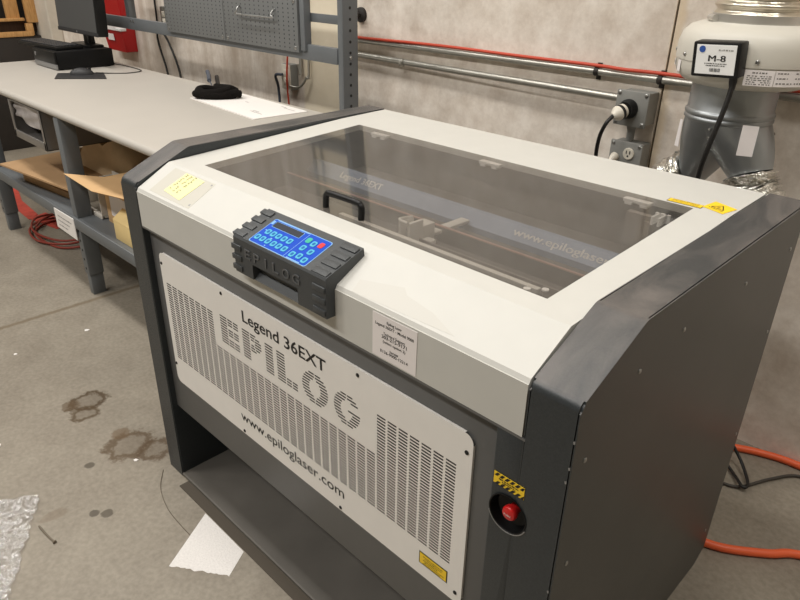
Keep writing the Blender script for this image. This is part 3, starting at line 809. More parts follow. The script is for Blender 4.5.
# rear posts and rails
for px_ in (-.487, -2.335):
    bm = B()
    if px_ > -1: box(bm, px_, px_+.030, 1.122, 1.20, .5, 1.95, .002); box(bm, px_+.002, px_+.04, 1.105, 1.14, .70, .804, .001)
    else: box(bm, px_, px_+.032, 1.140, 1.185, 1.042, 1.95, .002); box(bm, px_+.032, px_+.040, 1.140, 1.165, 1.042, 1.95, .002)
    po = obj('upright_post', bm, 'bench', wb, 30)
    if px_ > -1:
        for k in range(24): obj('round_hole', lathe(B(), [(.0058, 0), (.0058, .0008)], (px_+.030, 1.160, .72+k*.0405), X, 12), 'dark', po, 0)
        obj('bolt', screw_bm((px_+.030, 1.160, 1.066), X, .007, .004), 'steel', po)
bm = B(); box(bm, -2.62, -.487, 1.117, 1.14, 1.040, 1.100, .002); rl = obj('cross_rail', bm, 'bench', wb, 30)
bm = B(); box(bm, -2.62, -.487, 1.117, 1.14, 1.285, 1.345, .002); obj('cross_rail', bm, 'bench', wb, 30)
for (a, b_) in ((-1.80, -1.256), (-1.252, -.708)):
    bm = B(); box(bm, a, b_, 1.100, 1.104, 1.066, 1.300, .001); box(bm, a, a+.012, 1.104, 1.117, 1.066, 1.300); box(bm, b_-.012, b_, 1.104, 1.117, 1.066, 1.300)
    pb = obj('pegboard', bm, 'peg', wb, 30)
    for (x, z) in ((a+.02, 1.082), (b_-.02, 1.082), (b_-.02, 1.258), (a+.02, 1.258)): obj('bolt', screw_bm((x, 1.100, z), -Y, .0075, .004), 'steel', pb)
bm = B(); box(bm, -.70, -.672, 1.106, 1.14, 1.075, 1.30, .001); obj('rail_bracket', bm, 'bench', wb, 30)
for x in (-2.235, -2.205): obj('bolt', screw_bm((x, 1.117, 1.085), -Y, .008, .004), 'steel', rl)
bm = B(); tube(bm, [(-.66, 1.14, 1.196), (-.55, 1.25, 1.196), (-.48, 1.35, 1.198)], .018, 10, 3)
# brace from the pegboard back to the wall, with a round flange
bm.free(); bm = B()
d = Vector((.62, .28, 0)); pts = [Vector((-.70, 1.150, 1.205)), Vector((-.645, 1.405, 1.20))]
box(bm, -.90, -.46, 1.142, 1.150, 1.184, 1.217, .002); obj('wall_brace', bm, 'bench', wb, 30)
bm = B(); tube(bm, [(-.52, 1.15, 1.205), (-.62, 1.30, 1.203), (-.675, 1.40, 1.20)], .010, 12, 3); lathe(bm, [(.030, 0), (.030, .012), (.016, .018)], (-.675, WY, 1.20), -Y, 24)
obj('brace_rod', bm, 'darkmetal', wb, 40)
# sheet metal drawer box under the top, with a polythene bag caught in it
bm = B(); dx0, dx1, dz0, dz1 = -1.915, -1.525, .632, BZ-.034
box(bm, dx0, dx1, .320, .78, dz1-.004, dz1); box(bm, dx0, dx1, .320, .78, dz0, dz0+.004); box(bm, dx0, dx0+.004, .320, .78, dz0, dz1); box(bm, dx1-.004, dx1, .320, .78, dz0, dz1)
box(bm, dx0, dx1, .776, .78, dz0, dz1); box(bm, dx0, dx1, .318, .326, dz0, dz0+.035, .002); box(bm, dx1-.02, dx1, .318, .326, dz0, dz1, .002); box(bm, dx0, dx0+.02, .318, .326, dz0, dz1, .002)
dr = obj('drawer', bm, 'metalbox', wb, 30, label='open sheet metal drawer box')
bm = B()
n_ = 9; G = []
for i in range(n_+1):
    row = []
    for j in range(n_+1):
        x = dx0+.015+(dx1-dx0-.04)*i/n_; z = dz1-.006-(dz1-dz0-.085)*j/n_*(1 if i > 2 else .8); row.append(bm.verts.new((x, .334+.010*math.sin(i*.9+j*.7)*math.cos(j*.6), z)))
    G.append(row)
for i in range(n_):
    for j in range(n_): bm.faces.new((G[i][j], G[i+1][j], G[i+1][j+1], G[i][j+1]))
obj('plastic_cover', bm, 'clear', dr, 60)

# ------------------------------------------------------------------ on the bench
# computer, keyboard, monitor
pc = thing('desktop_computer', 'flat black desktop computer case lying on the bench under the monitor', 'computer', (-2.52, .88, BZ))
bm = B(); box(bm, -2.695, -2.372, .735, 1.045, BZ+.004, .936, .004); obj('case', bm, 'pc', pc, 30)
bm = B(); box(bm, -2.690, -2.377, .724, .736, BZ+.032, .934, .004); fp = obj('front_bezel', bm, 'black', pc, 30)
bm = B(); box(bm, -2.690, -2.377, .724, .736, BZ+.004, BZ+.031, .003); obj('front_trim', bm, 'silver', pc, 30, label='silver lower front strip')
obj('badge', lathe(B(), [(.011, 0), (.011, .001), (.0005, .001)], (-2.655, .724, .905), -Y, 20), 'silver', pc)
bm = B()
for (x, y) in ((-2.67, .76), (-2.40, .76), (-2.67, 1.02), (-2.40, 1.02)): lathe(bm, [(.012, 0), (.012, .005)], (x, y, BZ), Z, 12)
obj('feet', bm, 'black', pc, 0)
kb = thing('keyboard', 'black computer keyboard resting on top of the black desktop case', 'keyboard', (-2.66, .82, .936))
rot = Matrix.Translation((-2.665, .815, .936)) @ Matrix.Rotation(math.radians(5), 4, 'Z')
bm = B(); box(bm, -.235, .235, -.075, .075, 0, .018, .004, 2, rot); obj('body', bm, 'black', kb, 30)
bm = B()
for r in range(5):
    for c_ in range(15):
        if r == 4 and 3 < c_ < 9: continue
        box(bm, -.226+c_*.0297, -.226+c_*.0297+.025, -.062+(4-r)*.0255, -.062+(4-r)*.0255+.021, .017, .024, .002, 1, rot)
box(bm, -.226+4*.0297, -.226+9*.0297-.004, -.062, -.041, .017, .024, .002, 1, rot)
o = obj('keycaps', bm, 'keys', kb, 30); o['kind'] = 'stuff'
mo = thing('monitor', 'black flat monitor with a dark blank screen standing on the desktop case', 'monitor', (-2.55, .98, .936))
bm = B(); prism(bm, [(-2.66+.0, .93), (-2.46, .93), (-2.44, .95), (-2.44, 1.03), (-2.66, 1.03), (-2.68, 1.01), (-2.68, .95)], .936, .950, 'z', .003); obj('base', bm, 'black', mo, 30)
bm = B(); prism(bm, [(.985, .948), (1.015, .948), (1.005, 1.12), (.985, 1.12)], -2.60, -2.51, 'x', .003); box(bm, -2.62, -2.50, .962, 1.0, 1.08, 1.18, .003); obj('stand_neck', bm, 'black', mo, 30)
bm = B(); box(bm, -2.535, -2.53, .980, .985, .955, 1.06); obj('neck_stripe', bm, 'silver', mo, 0)
TLT = Matrix.Translation((-2.515, .94, 1.18)) @ Matrix.Rotation(math.radians(-3), 4, 'X')
bm = B(); box(bm, -.275, .275, -.006, .052, -.17, .17, .006, 2, TLT); obj('housing', bm, 'black', mo, 30)
bm = B(); box(bm, -.262, .262, -.0075, -.005, -.150, .160, 0, 2, TLT); obj('screen', bm, 'screen', mo, 0)
bm = B(); box(bm, -.275, .275, -.009, -.004, -.171, -.152, .002, 2, TLT); obj('lower_bezel', bm, 'keys', mo, 30)
bm = B(); lathe(bm, [(.006, 0), (.006, .001), (.0004, .001)], TLT @ Vector((0, -.009, -.161)), -Y, 14); obj('badge', bm, 'silver', mo, 0)
# mouse and pad
bm = B(); plate(bm, [(-2.110, .612, BZ), (-1.955, .812, BZ), (-2.158, .885, BZ), (-2.275, .690, BZ)], .004); tag(obj('mouse_pad', bm, 'keys', None, 0), 'small dark mouse pad lying on the pale bench top', 'mouse pad')
ms = thing('computer_mouse', 'dark computer mouse resting on the mouse pad', 'mouse', (-2.15, .775, BZ+.004))
bm = B(); bmesh.ops.create_uvsphere(bm, u_segments=20, v_segments=12, radius=1)
rm = Matrix.Translation((-2.15, .775, BZ+.004)) @ Matrix.Rotation(math.radians(68), 4, 'Z')
for v in bm.verts: v.co = Vector((v.co.x*.060*(1-.12*v.co.x), v.co.y*.032, max(v.co.z, 0)*.034*(1-.15*v.co.x)))
bmesh.ops.transform(bm, matrix=rm, verts=bm.verts[:]); obj('body', bm, 'keys', ms, 60)
bm = B(); lathe(bm, [(.006, -.003), (.008, -.002), (.008, .002), (.006, .003)], rm @ Vector((.034, 0, .026)), rm.to_3x3() @ Y, 14); obj('scroll_wheel', bm, 'black', ms, 40)
bm = B(); tube(bm, [(-2.13, .832, BZ+.010), (-2.11, .90, BZ+.003), (-2.06, .98, BZ+.003), (-2.10, 1.07, BZ+.003), (-2.30, 1.085, BZ+.003), (-2.45, 1.075, BZ+.003), (-2.5, 1.06, BZ+.02), (-2.5, 1.046, BZ+.04)], .0028, 8, 8)
tag(obj('mouse_cable', bm, 'cordgrey', None, 60), 'thin grey mouse cable curving across the bench top behind the mouse pad', 'cable')
# drawing sheet and cable bundle
bm = B(); plate(bm, [(-1.216, .866, BZ), (-.658, .827, BZ), (-.640, 1.080, BZ), (-1.175, 1.10, BZ)], .004)
sh = obj('paper_sheet', bm, 'paper', None, 0); tag(sh, 'large white sheet lying flat on the bench top under the black cable bundle', 'paper')
bm = B(); e1 = Vector((.56, -.045, 0)).normalized(); e2 = Vector((.02, 1, 0)).normalized()
for (x, y, w, s_) in ((-.80, .905, .09, 1), (-.80, .918, .05, 2), (-.76, 1.045, .085, 3), (-.79, 1.055, .04, 5), (-.98, 1.0, .03, 4)): scribble(bm, (x, y, BZ+.0042), e1, e2, w, .004, seed=s_)
obj('faint_print', bm, 'greyink', sh, 0)
cbn = thing('cable_bundle', 'thick black braided cable bundled in loops on the white sheet on the bench', 'cable', (-1.15, .98, BZ+.004))
bm = B(); rnd = random.Random(3)
cx, cy = -1.135, .955; ax_ = Vector((.60, .80, 0)).normalized(); pr_ = Vector((-.80, .60, 0)); pts = []
for k in range(25):
    a = k*2*PI/8; Lr = .095 - .012*(k//8) + rnd.uniform(-.006, .006); Wr = .040 + rnd.uniform(-.006, .006)
    p = Vector((cx, cy, BZ+.020+.0085*(k//8) + .006*math.sin(k*1.7))) + ax_*(Lr*math.cos(a)) + pr_*(Wr*math.sin(a)); pts.append(p)
pts += [Vector((-1.22, 1.01, BZ+.035)), Vector((-1.25, 1.03, BZ+.03))]
tube(bm, pts, .0155, 10, 5); tube(bm, [(-1.20, .90, BZ+.02), (-1.14, .925, BZ+.022), (-1.07, .99, BZ+.03), (-1.06, 1.03, BZ+.022)], .0165, 10, 5)
obj('sleeve', bm, 'knit', cbn, 60)
bm = B(); tube(bm, [(-1.19, 1.0, BZ+.034), (-1.27, 1.045, BZ+.046), (-1.34, 1.085, BZ+.058)], .010, 12, 4); obj('plug_end', bm, 'black', cbn, 60)
bm = B(); tube(bm, [(-1.37, 1.06, BZ+.040), (-1.44, 1.10, BZ+.050), (-1.50, 1.13, BZ+.060)], .010, 12, 3); tube(bm, [(-1.22, .98, BZ+.02), (-1.30, 1.03, BZ+.030), (-1.375, 1.062, BZ+.041)], .003, 8, 4); obj('plug_end', bm, 'bluecord', cbn, 60, label='slate blue plug end')
# wire hook on the pegboard
bm = B(); hy = 1.092
tube(bm, [(-1.115, 1.099, 1.222), (-1.113, 1.086, 1.215), (-1.112, 1.080, 1.200), (-1.108, 1.078, 1.190), (-.865, 1.078, 1.190), (-.858, 1.078, 1.200), (-.857, 1.086, 1.215), (-.856, 1.099, 1.222)], .0035, 8, 5)
for k in range(9): tube(bm, [(-1.09+k*.027, 1.078, 1.19), (-1.09+k*.027, 1.098, 1.186)], .002, 6, 1)
tag(obj('wire_rack', bm, 'steel', None, 60), 'small silver wire tool rack hooked onto the pegboard', 'rack')

# ------------------------------------------------------------------ under the bench
SZ = .376
def sheet(name, c, w, d, rot_, z, th, mat, label, cat, tiltx=0, tilty=0, group=None):
    m_ = Matrix.Translation((c[0], c[1], z)) @ Matrix.Rotation(math.radians(rot_), 4, 'Z') @ Matrix.Rotation(math.radians(tilty), 4, 'Y') @ Matrix.Rotation(math.radians(tiltx), 4, 'X')
    bm = B(); box(bm, -w/2, w/2, -d/2, d/2, 0, th, .0008, 1, m_); o = obj(name, bm, mat, None, 30); tag(o, label, cat, group); return o
sheet('cardboard_sheet', (-1.80, .66, 0), .60, .56, 6, SZ+.0, .030, 'card', 'bottom cardboard sheet of the pile on the lower bench shelf', 'cardboard')
sheet('cardboard_sheet', (-1.79, .64, 0), .52, .50, 12, SZ+.030, .032, 'card', 'middle cardboard sheet of the pile on the lower bench shelf', 'cardboard', 0, 0)
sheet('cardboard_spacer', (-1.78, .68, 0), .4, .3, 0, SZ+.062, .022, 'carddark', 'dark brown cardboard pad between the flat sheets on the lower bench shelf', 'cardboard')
sheet('cardboard_sheet', (-1.813, .605, 0), .66, .60, 7.5, SZ+.084, .010, 'card', 'large top cardboard sheet overhanging the front of the lower bench shelf', 'cardboard', 0, 0)
# bulging brown paper bag on top
bm = B(); bmesh.ops.create_cube(bm, size=1); bmesh.ops.subdivide_edges(bm, edges=bm.edges[:], cuts=5, use_grid_fill=True)
rnd = random.Random(11)
for v in bm.verts:
    c_ = v.co.copy(); t = c_.z+.5
    v.co = Vector((-1.58 + c_.x*.58*(1-.15*t), .735 + c_.y*.36*(1-.35*t), SZ+.095 + t*.145*(1+.18*math.sin(c_.x*9)) ))
    if t > .05: v.co += Vector((rnd.uniform(-.008,.008), rnd.uniform(-.012,.012), rnd.uniform(-.008,.006)))
tag(obj('kraft_paper', bm, 'kraft', None, 60), 'crumpled brown kraft paper lying on the cardboard sheets under the bench', 'paper')
# boxes at the right end of the shelf
ob = thing('open_box', 'open white cardboard box with grey lining on the lower bench shelf', 'box', (-1.22, .52, SZ))
bm = B(); bx0, bx1, by0, by1 = -1.46, -1.235, .392, .56
box(bm, bx0, bx1, by0, by1, SZ, SZ+.004); box(bm, bx0, bx0+.012, by0, by1, SZ, SZ+.125, .003); box(bm, bx1-.004, bx1, by0, by1, SZ, SZ+.125); box(bm, bx0, bx1, by1-.004, by1, SZ, SZ+.14); box(bm, bx0, bx1, by0, by0+.012, SZ, SZ+.018, .003)
obj('tray', bm, 'boxwhite', ob, 30)
bm = B(); box(bm, bx0+.014, bx1-.006, by0+.03, by1-.008, SZ+.004, SZ+.02, .004); box(bm, bx0+.014, bx1-.02, by1-.04, by1-.006, SZ+.02, SZ+.12, .004); box(bm, bx0+.02, bx0+.10, by0+.07, by0+.12, SZ+.02, SZ+.07, .003); obj('packing', bm, 'boxlining', ob, 30)
ub = thing('cardboard_box', 'upright brown cardboard box with a white label beside the open box on the shelf', 'box', (-.98, .50, SZ))
bm = B(); box(bm, -1.20, -.99, .405, .60, SZ, SZ+.196, .002); obj('carton', bm, 'cardlight', ub, 30)
bm = B(); plate(bm, [(-1.155, .405, SZ+.040), (-1.0, .405, SZ+.040), (-1.0, .405, SZ+.138), (-1.155, .405, SZ+.138)], .0006); lb_ = obj('shipping_label', bm, 'label', ub, 0)
yb_ = thing('small_box', 'small pale yellow cardboard box at the front edge of the lower bench shelf', 'box', (-.86, .40, SZ))
bm = B(); box(bm, -.985, -.785, .338, .382, SZ, SZ+.082, .002, 2, None); obj('carton', bm, 'boxyellow', yb_, 30)
bm = B(); plate(bm, [(-.985, .338, SZ+.083), (-.785, .338, SZ+.083), (-.785, .385, SZ+.118), (-.985, .385, SZ+.118)], .002); obj('lid_flap', bm, 'boxyellow', yb_, 0)
# loose flap of cardboard leaning across the boxes
bm = B(); plate(bm, [(-1.318, .300, .580), (-1.035, .298, .570), (-.76, .335, .590), (-.78, .50, .5745), (-1.08, .47, .5745)], .005)
tag(obj('cardboard_flap', bm, 'cardlight', None, 0), 'loose light brown cardboard flap lying over the boxes and sticking out past the bench leg', 'cardboard')
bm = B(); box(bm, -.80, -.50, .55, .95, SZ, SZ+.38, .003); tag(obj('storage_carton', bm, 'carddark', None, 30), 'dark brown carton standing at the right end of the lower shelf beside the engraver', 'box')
bm = B(); box(bm, -2.385, -.85, .945, .99, SZ, SZ+.34, .004); tag(obj('storage_case', bm, 'dark', None, 30), 'long black case standing at the back of the lower bench shelf', 'case')
# hanging placard
bm = B(); plate(bm, [(-1.573, .310, .273), (-1.350, .310, .268), (-1.350, .310, .368), (-1.573, .310, .365)], .003)
pl_ = obj('placard', bm, 'paper', None, 0); tag(pl_, 'white card hanging from the front edge of the lower bench shelf', 'sign')
bm = B(); 
for k in range(3): scribble(bm, (-1.54, .3068, .335-k*.022), X, Z, .16-.03*k, .006, seed=60+k)
obj('faint_writing', bm, 'silver', pl_, 0)
# red tape strip and hose coil on the floor behind the bench legs
bm = B(); plate(bm, [(-3.28, .53, 0), (-2.95, .475, 0), (-2.56, .46, 0), (-2.62, .53, 0), (-2.95, .55, 0), (-3.24, .62, 0)], .003); plate(bm, [(-2.58, .465, 0), (-2.30, .52, 0), (-2.28, .62, 0), (-2.62, .575, 0)], .0034)
tag(obj('red_strip', bm, 'redtape', None, 0), 'flat strip of red plastic lying on the floor under the bench', 'plastic strip')
bm = B(); pts = []
rnd = random.Random(9)
for k in range(34):
    a = k*2*PI/9; r_ = .20+.03*math.sin(k*.9)+rnd.uniform(-.012, .012)
    pts.append(Vector((-2.20+r_*1.30*math.cos(a), .55+r_*.85*math.sin(a), .008+.009*(k//9)+.002*(k % 2))))
tube(bm, pts, .0062, 8, 5); tag(obj('air_hose', bm, 'redhose', None, 60), 'coiled dull red air hose lying on the floor under the bench', 'hose')

# ------------------------------------------------------------------ behind the bench
for (z0, z1, x0, x1, lab) in ((.845, .985, -3.12, -2.85, 'lower red plastic wall bin with white labels behind the monitor'), (1.062, 1.26, -3.08, -2.86, 'upper red plastic wall bin behind the monitor')):
    rb = thing('red_bin', lab, 'bin', ((x0+x1)/2, 1.36, z0), 'red bins on the wall behind the monitor')
    bm = B(); prism(bm, [(1.345, z0), (1.332, z1-.05), (1.326, z1), (1.330, z1+.004), (WY, z1+.004), (WY, z0)], x0, x1, 'x', .004); obj('tub', bm, 'redbin', rb, 30)
    bm = B(); box(bm, x0-.004, x1+.004, 1.320, 1.36, z1-.012, z1+.006, .003); obj('rim', bm, 'white' if z0 < 1 else 'redbin', rb, 30)
    bm = B(); plate(bm, [(x0+.06, 1.3300, z1-.075), (x0+.15, 1.3300, z1-.075), (x0+.15, 1.3255, z1-.035), (x0+.06, 1.3255, z1-.035)], .0015); obj('white_label', bm, 'label', rb, 0)
    bm = B(); plate(bm, [(x0+.09, 1.3195, z1-.010), (x0+.20, 1.3195, z1-.010), (x0+.20, 1.318, z1+.040), (x0+.09, 1.318, z1+.040)], .001); obj('white_tag', bm, 'label', rb, 0)
# light switch box on the wall and its cables
def outlet_box(name, x, z, label, plate_mat='steel'):
    t = thing(name, label, 'outlet', (x, WY, z))
    bm = B(); box(bm, x-.038, x+.038, WY-.045, WY, z-.06, z+.06, .004); obj('back_box', bm, 'boxgrey', t, 30)
    bm = B(); box(bm, x-.036, x+.036, WY-.049, WY-.045, z-.058, z+.058, .002); obj('cover_plate', bm, plate_mat, t, 30)
    bm = B(); box(bm, x-.017, x+.017, WY-.052, WY-.048, z+.004, z+.034, .002); box(bm, x-.017, x+.017, WY-.052, WY-.048, z-.034, z-.004, .002); obj('receptacle', bm, 'outlet', t, 30)
    return t
outlet_box('wall_outlet', -2.35, 1.085, 'grey outlet box on the wall left of the pegboards')
outlet_box('wall_outlet', -1.18, .89, 'white fronted outlet box on the wall below the right pegboard', 'outlet')
bm = B(); tube(bm, [(-2.52, WY-.012, 1.9), (-2.51, WY-.012, 1.10), (-2.53, WY-.014, .95), (-2.47, WY-.012, .78), (-2.40, WY-.03, .60)], .0062, 8, 8); tag(obj('power_cable', bm, 'cord', None, 60), 'black cable running straight down the wall left of the pegboards', 'cable')
bm = B(); tube(bm, [(-2.36, WY-.055, 1.06), (-2.42, WY-.05, 1.03), (-2.39, WY-.02, .95), (-2.30, WY-.02, .80), (-2.26, WY-.03, .64)], .0062, 8, 8); tag(obj('power_cable', bm, 'cord', None, 60), 'black cable drooping from the grey outlet box behind the cross rail', 'cable')
bm = B(); tube(bm, [(-1.20, WY-.055, .90), (-1.25, WY-.06, .89), (-1.275, WY-.03, .83), (-1.28, WY-.02, .70)], .007, 8, 8); tag(obj('power_cable', bm, 'bluecord', None, 60), 'slate blue cord curving down from the white fronted outlet', 'cable')
bm = B(); tube(bm, [(-1.12, WY-.06, 1.3), (-1.135, WY-.06, 1.05), (-1.16, WY-.058, .88), (-1.19, WY-.03, .72)], .0045, 8, 8); tag(obj('power_cable', bm, 'redcable', None, 60), 'orange red cable hanging down in front of the white fronted outlet', 'cable')
bm = B(); tube(bm, [(-1.105, WY-.010, 2.0), (-1.105, WY-.010, .98), (-1.115, WY-.016, .955)], .009, 10, 4); tube(bm, [(-1.04, WY-.010, 2.0), (-1.04, WY-.012, 1.0), (-1.055, WY-.02, .90), (-1.10, WY-.03, .85), (-1.15, WY-.05, .85)], .006, 8, 5)
tag(obj('wall_conduit', bm, 'conduit', None, 60), 'thin vertical grey conduits and drop cord on the wall beside the white fronted outlet', 'conduit')

# ------------------------------------------------------------------ wall services
bm = B(); tube(bm, [(-.75, WY-.016, 1.100), (4.5, WY-.016, 1.100)], .0115, 14, 1)
cd = obj('wall_conduit', bm, 'conduit', None, 60); tag(cd, 'upper long horizontal steel conduit on the concrete wall with a red cable strapped to it', 'conduit')
for x in (.478, .695, 1.25):
    bm = B(); lathe(bm, [(.0135, -.008), (.0145, -.006), (.0145, .006), (.0135, .008)], (x, WY-.016, 1.100), X, 16); box(bm, x-.007, x+.007, WY-.006, WY, 1.074, 1.126); obj('strap', bm, 'darkmetal' if x < .7 else 'cord', cd, 40)
bm = B(); tube(bm, [(-.74, WY-.018, 1.110), (-.60, WY-.026, 1.112), (-.2, WY-.022, 1.1185), (.2, WY-.024, 1.118), (.478, WY-.022, 1.119), (.58, WY-.03, 1.118), (.695, WY-.022, 1.119), (1.0, WY-.02, 1.118), (1.6, WY-.022, 1.120), (4.4, WY-.022, 1.12)], .0058, 8, 6)
tag(obj('red_cable', bm, 'redcable', None, 60), 'red cable running along the top of the upper wall conduit', 'cable')
bm = B(); tube(bm, [(-.75, WY-.016, 1.040), (.600, WY-.040, 1.034)], .0125, 14, 1)
c2 = obj('wall_conduit', bm, 'conduit', None, 60); tag(c2, 'lower horizontal steel conduit entering the square junction box on the wall', 'conduit')
for x in (-.40,):
    bm = B(); lathe(bm, [(.014, -.007), (.016, -.005), (.016, .005), (.014, .007)], (x, WY-.03, 1.037), X, 16); box(bm, x-.006, x+.006, WY-.03, WY, 1.034, 1.042); obj('strap', bm, 'conduit', c2, 40)
jb = thing('junction_box', 'square cast grey junction box with a round twist lock socket on the wall', 'junction box', (.632, WY, .95))
bm = B(); prism(bm, [(.598, .966), (.694, .966), (.694, 1.062), (.598, 1.062)], WY-.072, WY-.0005, 'y', .006); obj('body', bm, 'boxgrey', jb, 30)
bm = B(); box(bm, .592, .700, WY-.080, WY-.070, .960, 1.068, .004); cv = obj('cover_plate', bm, 'boxgrey', jb, 30)
for (x, z) in ((.602, .970), (.690, .970), (.602, 1.058), (.690, 1.058)): obj('screw', screw_bm((x, WY-.080, z), -Y, .006, .003), 'steel', cv)
bm = B(); lathe(bm, [(.030, 0), (.030, .010), (.024, .022), (.024, .03)], (.640, WY-.080, 1.013), -Y, 28); obj('socket', bm, 'black', jb, 40)
bm = B(); lathe(bm, [(.012, 0), (.012, .06)], (.638, WY-.035, .968), -Z, 16); lathe(bm, [(.014, .0), (.019, .006), (.012, .03), (.012, .045)], (.638, WY-.035, .968), -Z, 6); obj('pipe_nipple', bm, 'boxgrey', jb, 40)
pg = thing('power_plug', 'black and white twist lock plug with cord in the square junction box', 'plug', (.622, WY-.12, 1.0))
dirp = Vector((-.30, -1, -.35)).normalized(); p0 = Vector((.638, WY-.108, 1.012))
bm = B(); lathe(bm, [(.021, 0), (.0225, .006), (.0225, .026), (.016, .036), (.009, .046)], p0, dirp, 24); obj('plug_body', bm, 'outlet', pg, 40, label='white plug body')
bm = B(); lathe(bm, [(.0228, .010), (.0232, .012), (.0232, .018), (.0228, .020)], p0, dirp, 24); pe = p0+dirp*.044
tube(bm, [pe, pe+dirp*.025+Vector((0,0,-.012)), (.598, WY-.16, .93), (.585, WY-.14, .86), (.575, WY-.10, .74), (.55, WY-.06, .55)], .0062, 10, 6); obj('cord', bm, 'cord', pg, 60)
j2 = thing('outlet_box', 'lower cast grey box with two ivory outlets below the square junction box', 'junction box', (.655, WY, .82))
bm = B(); prism(bm, [(.600, .780), (.698, .780), (.698, .906), (.600, .906)], WY-.066, WY-.0005, 'y', .005); obj('body', bm, 'boxgrey', j2, 30)
bm = B(); box(bm, .594, .704, WY-.074, WY-.064, .774, .912, .004); cv = obj('cover_plate', bm, 'boxgrey', j2, 30)
for (x, z) in ((.604, .902), (.694, .902), (.604, .784), (.694, .784)): obj('screw', screw_bm((x, WY-.074, z), -Y, .0055, .003), 'steel', cv)
for z in (.876, .824):
    bm = B(); lathe(bm, [(.0185, 0), (.0185, .004), (.017, .006), (.0005, .006)], (.662, WY-.074, z), -Y, 24); rc = obj('receptacle', bm, 'outlet', j2, 40)
    bm = B(); box(bm, .655, .6575, WY-.0815, WY-.0795, z, z+.010); box(bm, .6665, .669, WY-.0815, WY-.0795, z, z+.010); lathe(bm, [(.0028, 0), (.0028, .0012)], (.662, WY-.080, z-.007), -Y, 10); obj('slots', bm, 'dark', rc, 0)
bm = B(); lathe(bm, [(.013, 0), (.014, .004), (.012, .016), (.006, .03)], (.618, WY-.074, .862), Vector((-.1, -1, -.5)), 16); tube(bm, [(.616, WY-.10, .848), (.605, WY-.13, .80), (.60, WY-.11, .66)], .0045, 8, 5)
tag(obj('power_plug', bm, 'outlet', None, 50), 'small white plug in the lower grey outlet box', 'plug')

# inline fan with ducts
FX, FY = 1.007, 1.200
fan = thing('duct_fan', 'large putty coloured round inline duct fan mounted on the wall above the ducts', 'fan', (FX, FY, 1.11))
bm = B(); lathe(bm, [(.100, 1.146), (.128, 1.149), (.152, 1.158), (.166, 1.171), (.1725, 1.187), (.1725, 1.206)], (FX, FY, 0), Z, 64, cap=False); obj('lower_housing', bm, 'fan', fan, 50)
bm = B(); lathe(bm, [(.1745, 1.206), (.1750, 1.211), (.1745, 1.245), (.168, 1.268), (.152, 1.284), (.128, 1.292), (.100, 1.294)], (FX, FY, 0), Z, 64, cap=False)
up_ = obj('upper_housing', bm, 'fan', fan, 50)
for a in (-165, -128, -66, -20):
    ca, sa = math.cos(math.radians(a)), math.sin(math.radians(a)); obj('screw', screw_bm((FX+.1750*ca, FY+.1750*sa, 1.220), (ca, sa, 0), .005, .004), 'steel', up_)
bm = B(); lathe(bm, [(.101, 1.288), (.1085, 1.290), (.1085, 1.312), (.101, 1.314)], (FX, FY, 0), Z, 56, cap=False)
a = math.radians(-135); ca, sa = math.cos(a), math.sin(a); p = Vector((FX+.114*ca, FY+.114*sa, 1.301)); tdir = Vector((-sa, ca, 0)); lathe(bm, [(.0045, -.016), (.0085, -.016), (.0085, .014), (.005, .014)], p, tdir, 12)
cl = obj('clamp_band', bm, 'alu', fan, 40)
bm = B(); prof_ = [(.098, 1.302)]
for k in range(210): prof_.append((.1030 + .0042*math.sin(k*2*PI/7)+.0014*math.sin(k*2*PI/21), 1.304 + k*.0032))
lathe(bm, prof_, (FX, FY, 0), Z, 64, cap=False); tag(obj('flexible_duct', bm, 'flex', None, 60), 'ribbed flexible aluminium duct rising from the top of the fan', 'duct')
bm = B(); box(bm, FX-.06, FX+.06, FY+.15, WY, 1.17, 1.25, .003); obj('mounting_bracket', bm, 'galv', fan, 30)
def curved_label(name, a0, a1, z0, z1, r, mat, parent, n=8):
    bm = B(); P_ = [[bm.verts.new((FX+r*math.cos(math.radians(a0+(a1-a0)*k/n)), FY+r*math.sin(math.radians(a0+(a1-a0)*k/n)), z)) for z in (z0, z1)] for k in range(n+1)]
    for k in range(n): bm.faces.new((P_[k][0], P_[k+1][0], P_[k+1][1], P_[k][1]))
    return obj(name, bm, mat, parent, 60)
def curved_scribble(a0, a1, z, h, r, seed, bm):
    rnd = random.Random(seed); a = a0
    while a < a1:
        w = rnd.uniform(.8, 2.4); w = min(w, a1-a); q = []
        for (aa, zz) in ((a, z), (a+w, z), (a+w, z+h), (a, z+h)): q.append(bm.verts.new((FX+r*math.cos(math.radians(aa)), FY+r*math.sin(math.radians(aa)), zz)))
        bm.faces.new(q); a += w + rnd.uniform(.5, 1.1)
lb1 = curved_label('rating_label', -73, -52, 1.168, 1.203, .1742, 'label', fan); lb2 = curved_label('rating_label', -51.6, -14, 1.168, 1.203, .1742, 'label', fan)
bm = B()
for k in range(5): curved_scribble(-71, -68+rnd.uniform(3, 7), 1.189-k*.0045, .0020, .1747, k, bm); curved_scribble(-62+(k % 2), -54, 1.189-k*.0045, .0020, .1747, k+9, bm)
curved_scribble(-68, -57, 1.1955, .003, .1747, 77, bm); obj('small_print', bm, 'greyink', lb1, 0)
bm = B()
for k, z in enumerate((1.196, 1.185, 1.174)): curved_scribble(-50, -42+4*(k == 2), z, .0026, .1747, 90+k, bm); curved_scribble(-36, -24, z, .0026, .1747, 95+k, bm)
obj('small_print', bm, 'greyink', lb2, 0)
lb3 = curved_label('rating_label', -157, -148, 1.186, 1.201, .1742, 'label', fan); bm = B(); curved_scribble(-156, -149.5, 1.191, .005, .1747, 101, bm); obj('small_print', bm, 'greyink', lb3, 0)
curved_label('rating_label', -139, -133, 1.176, 1.203, .1742, 'label', fan, 3)
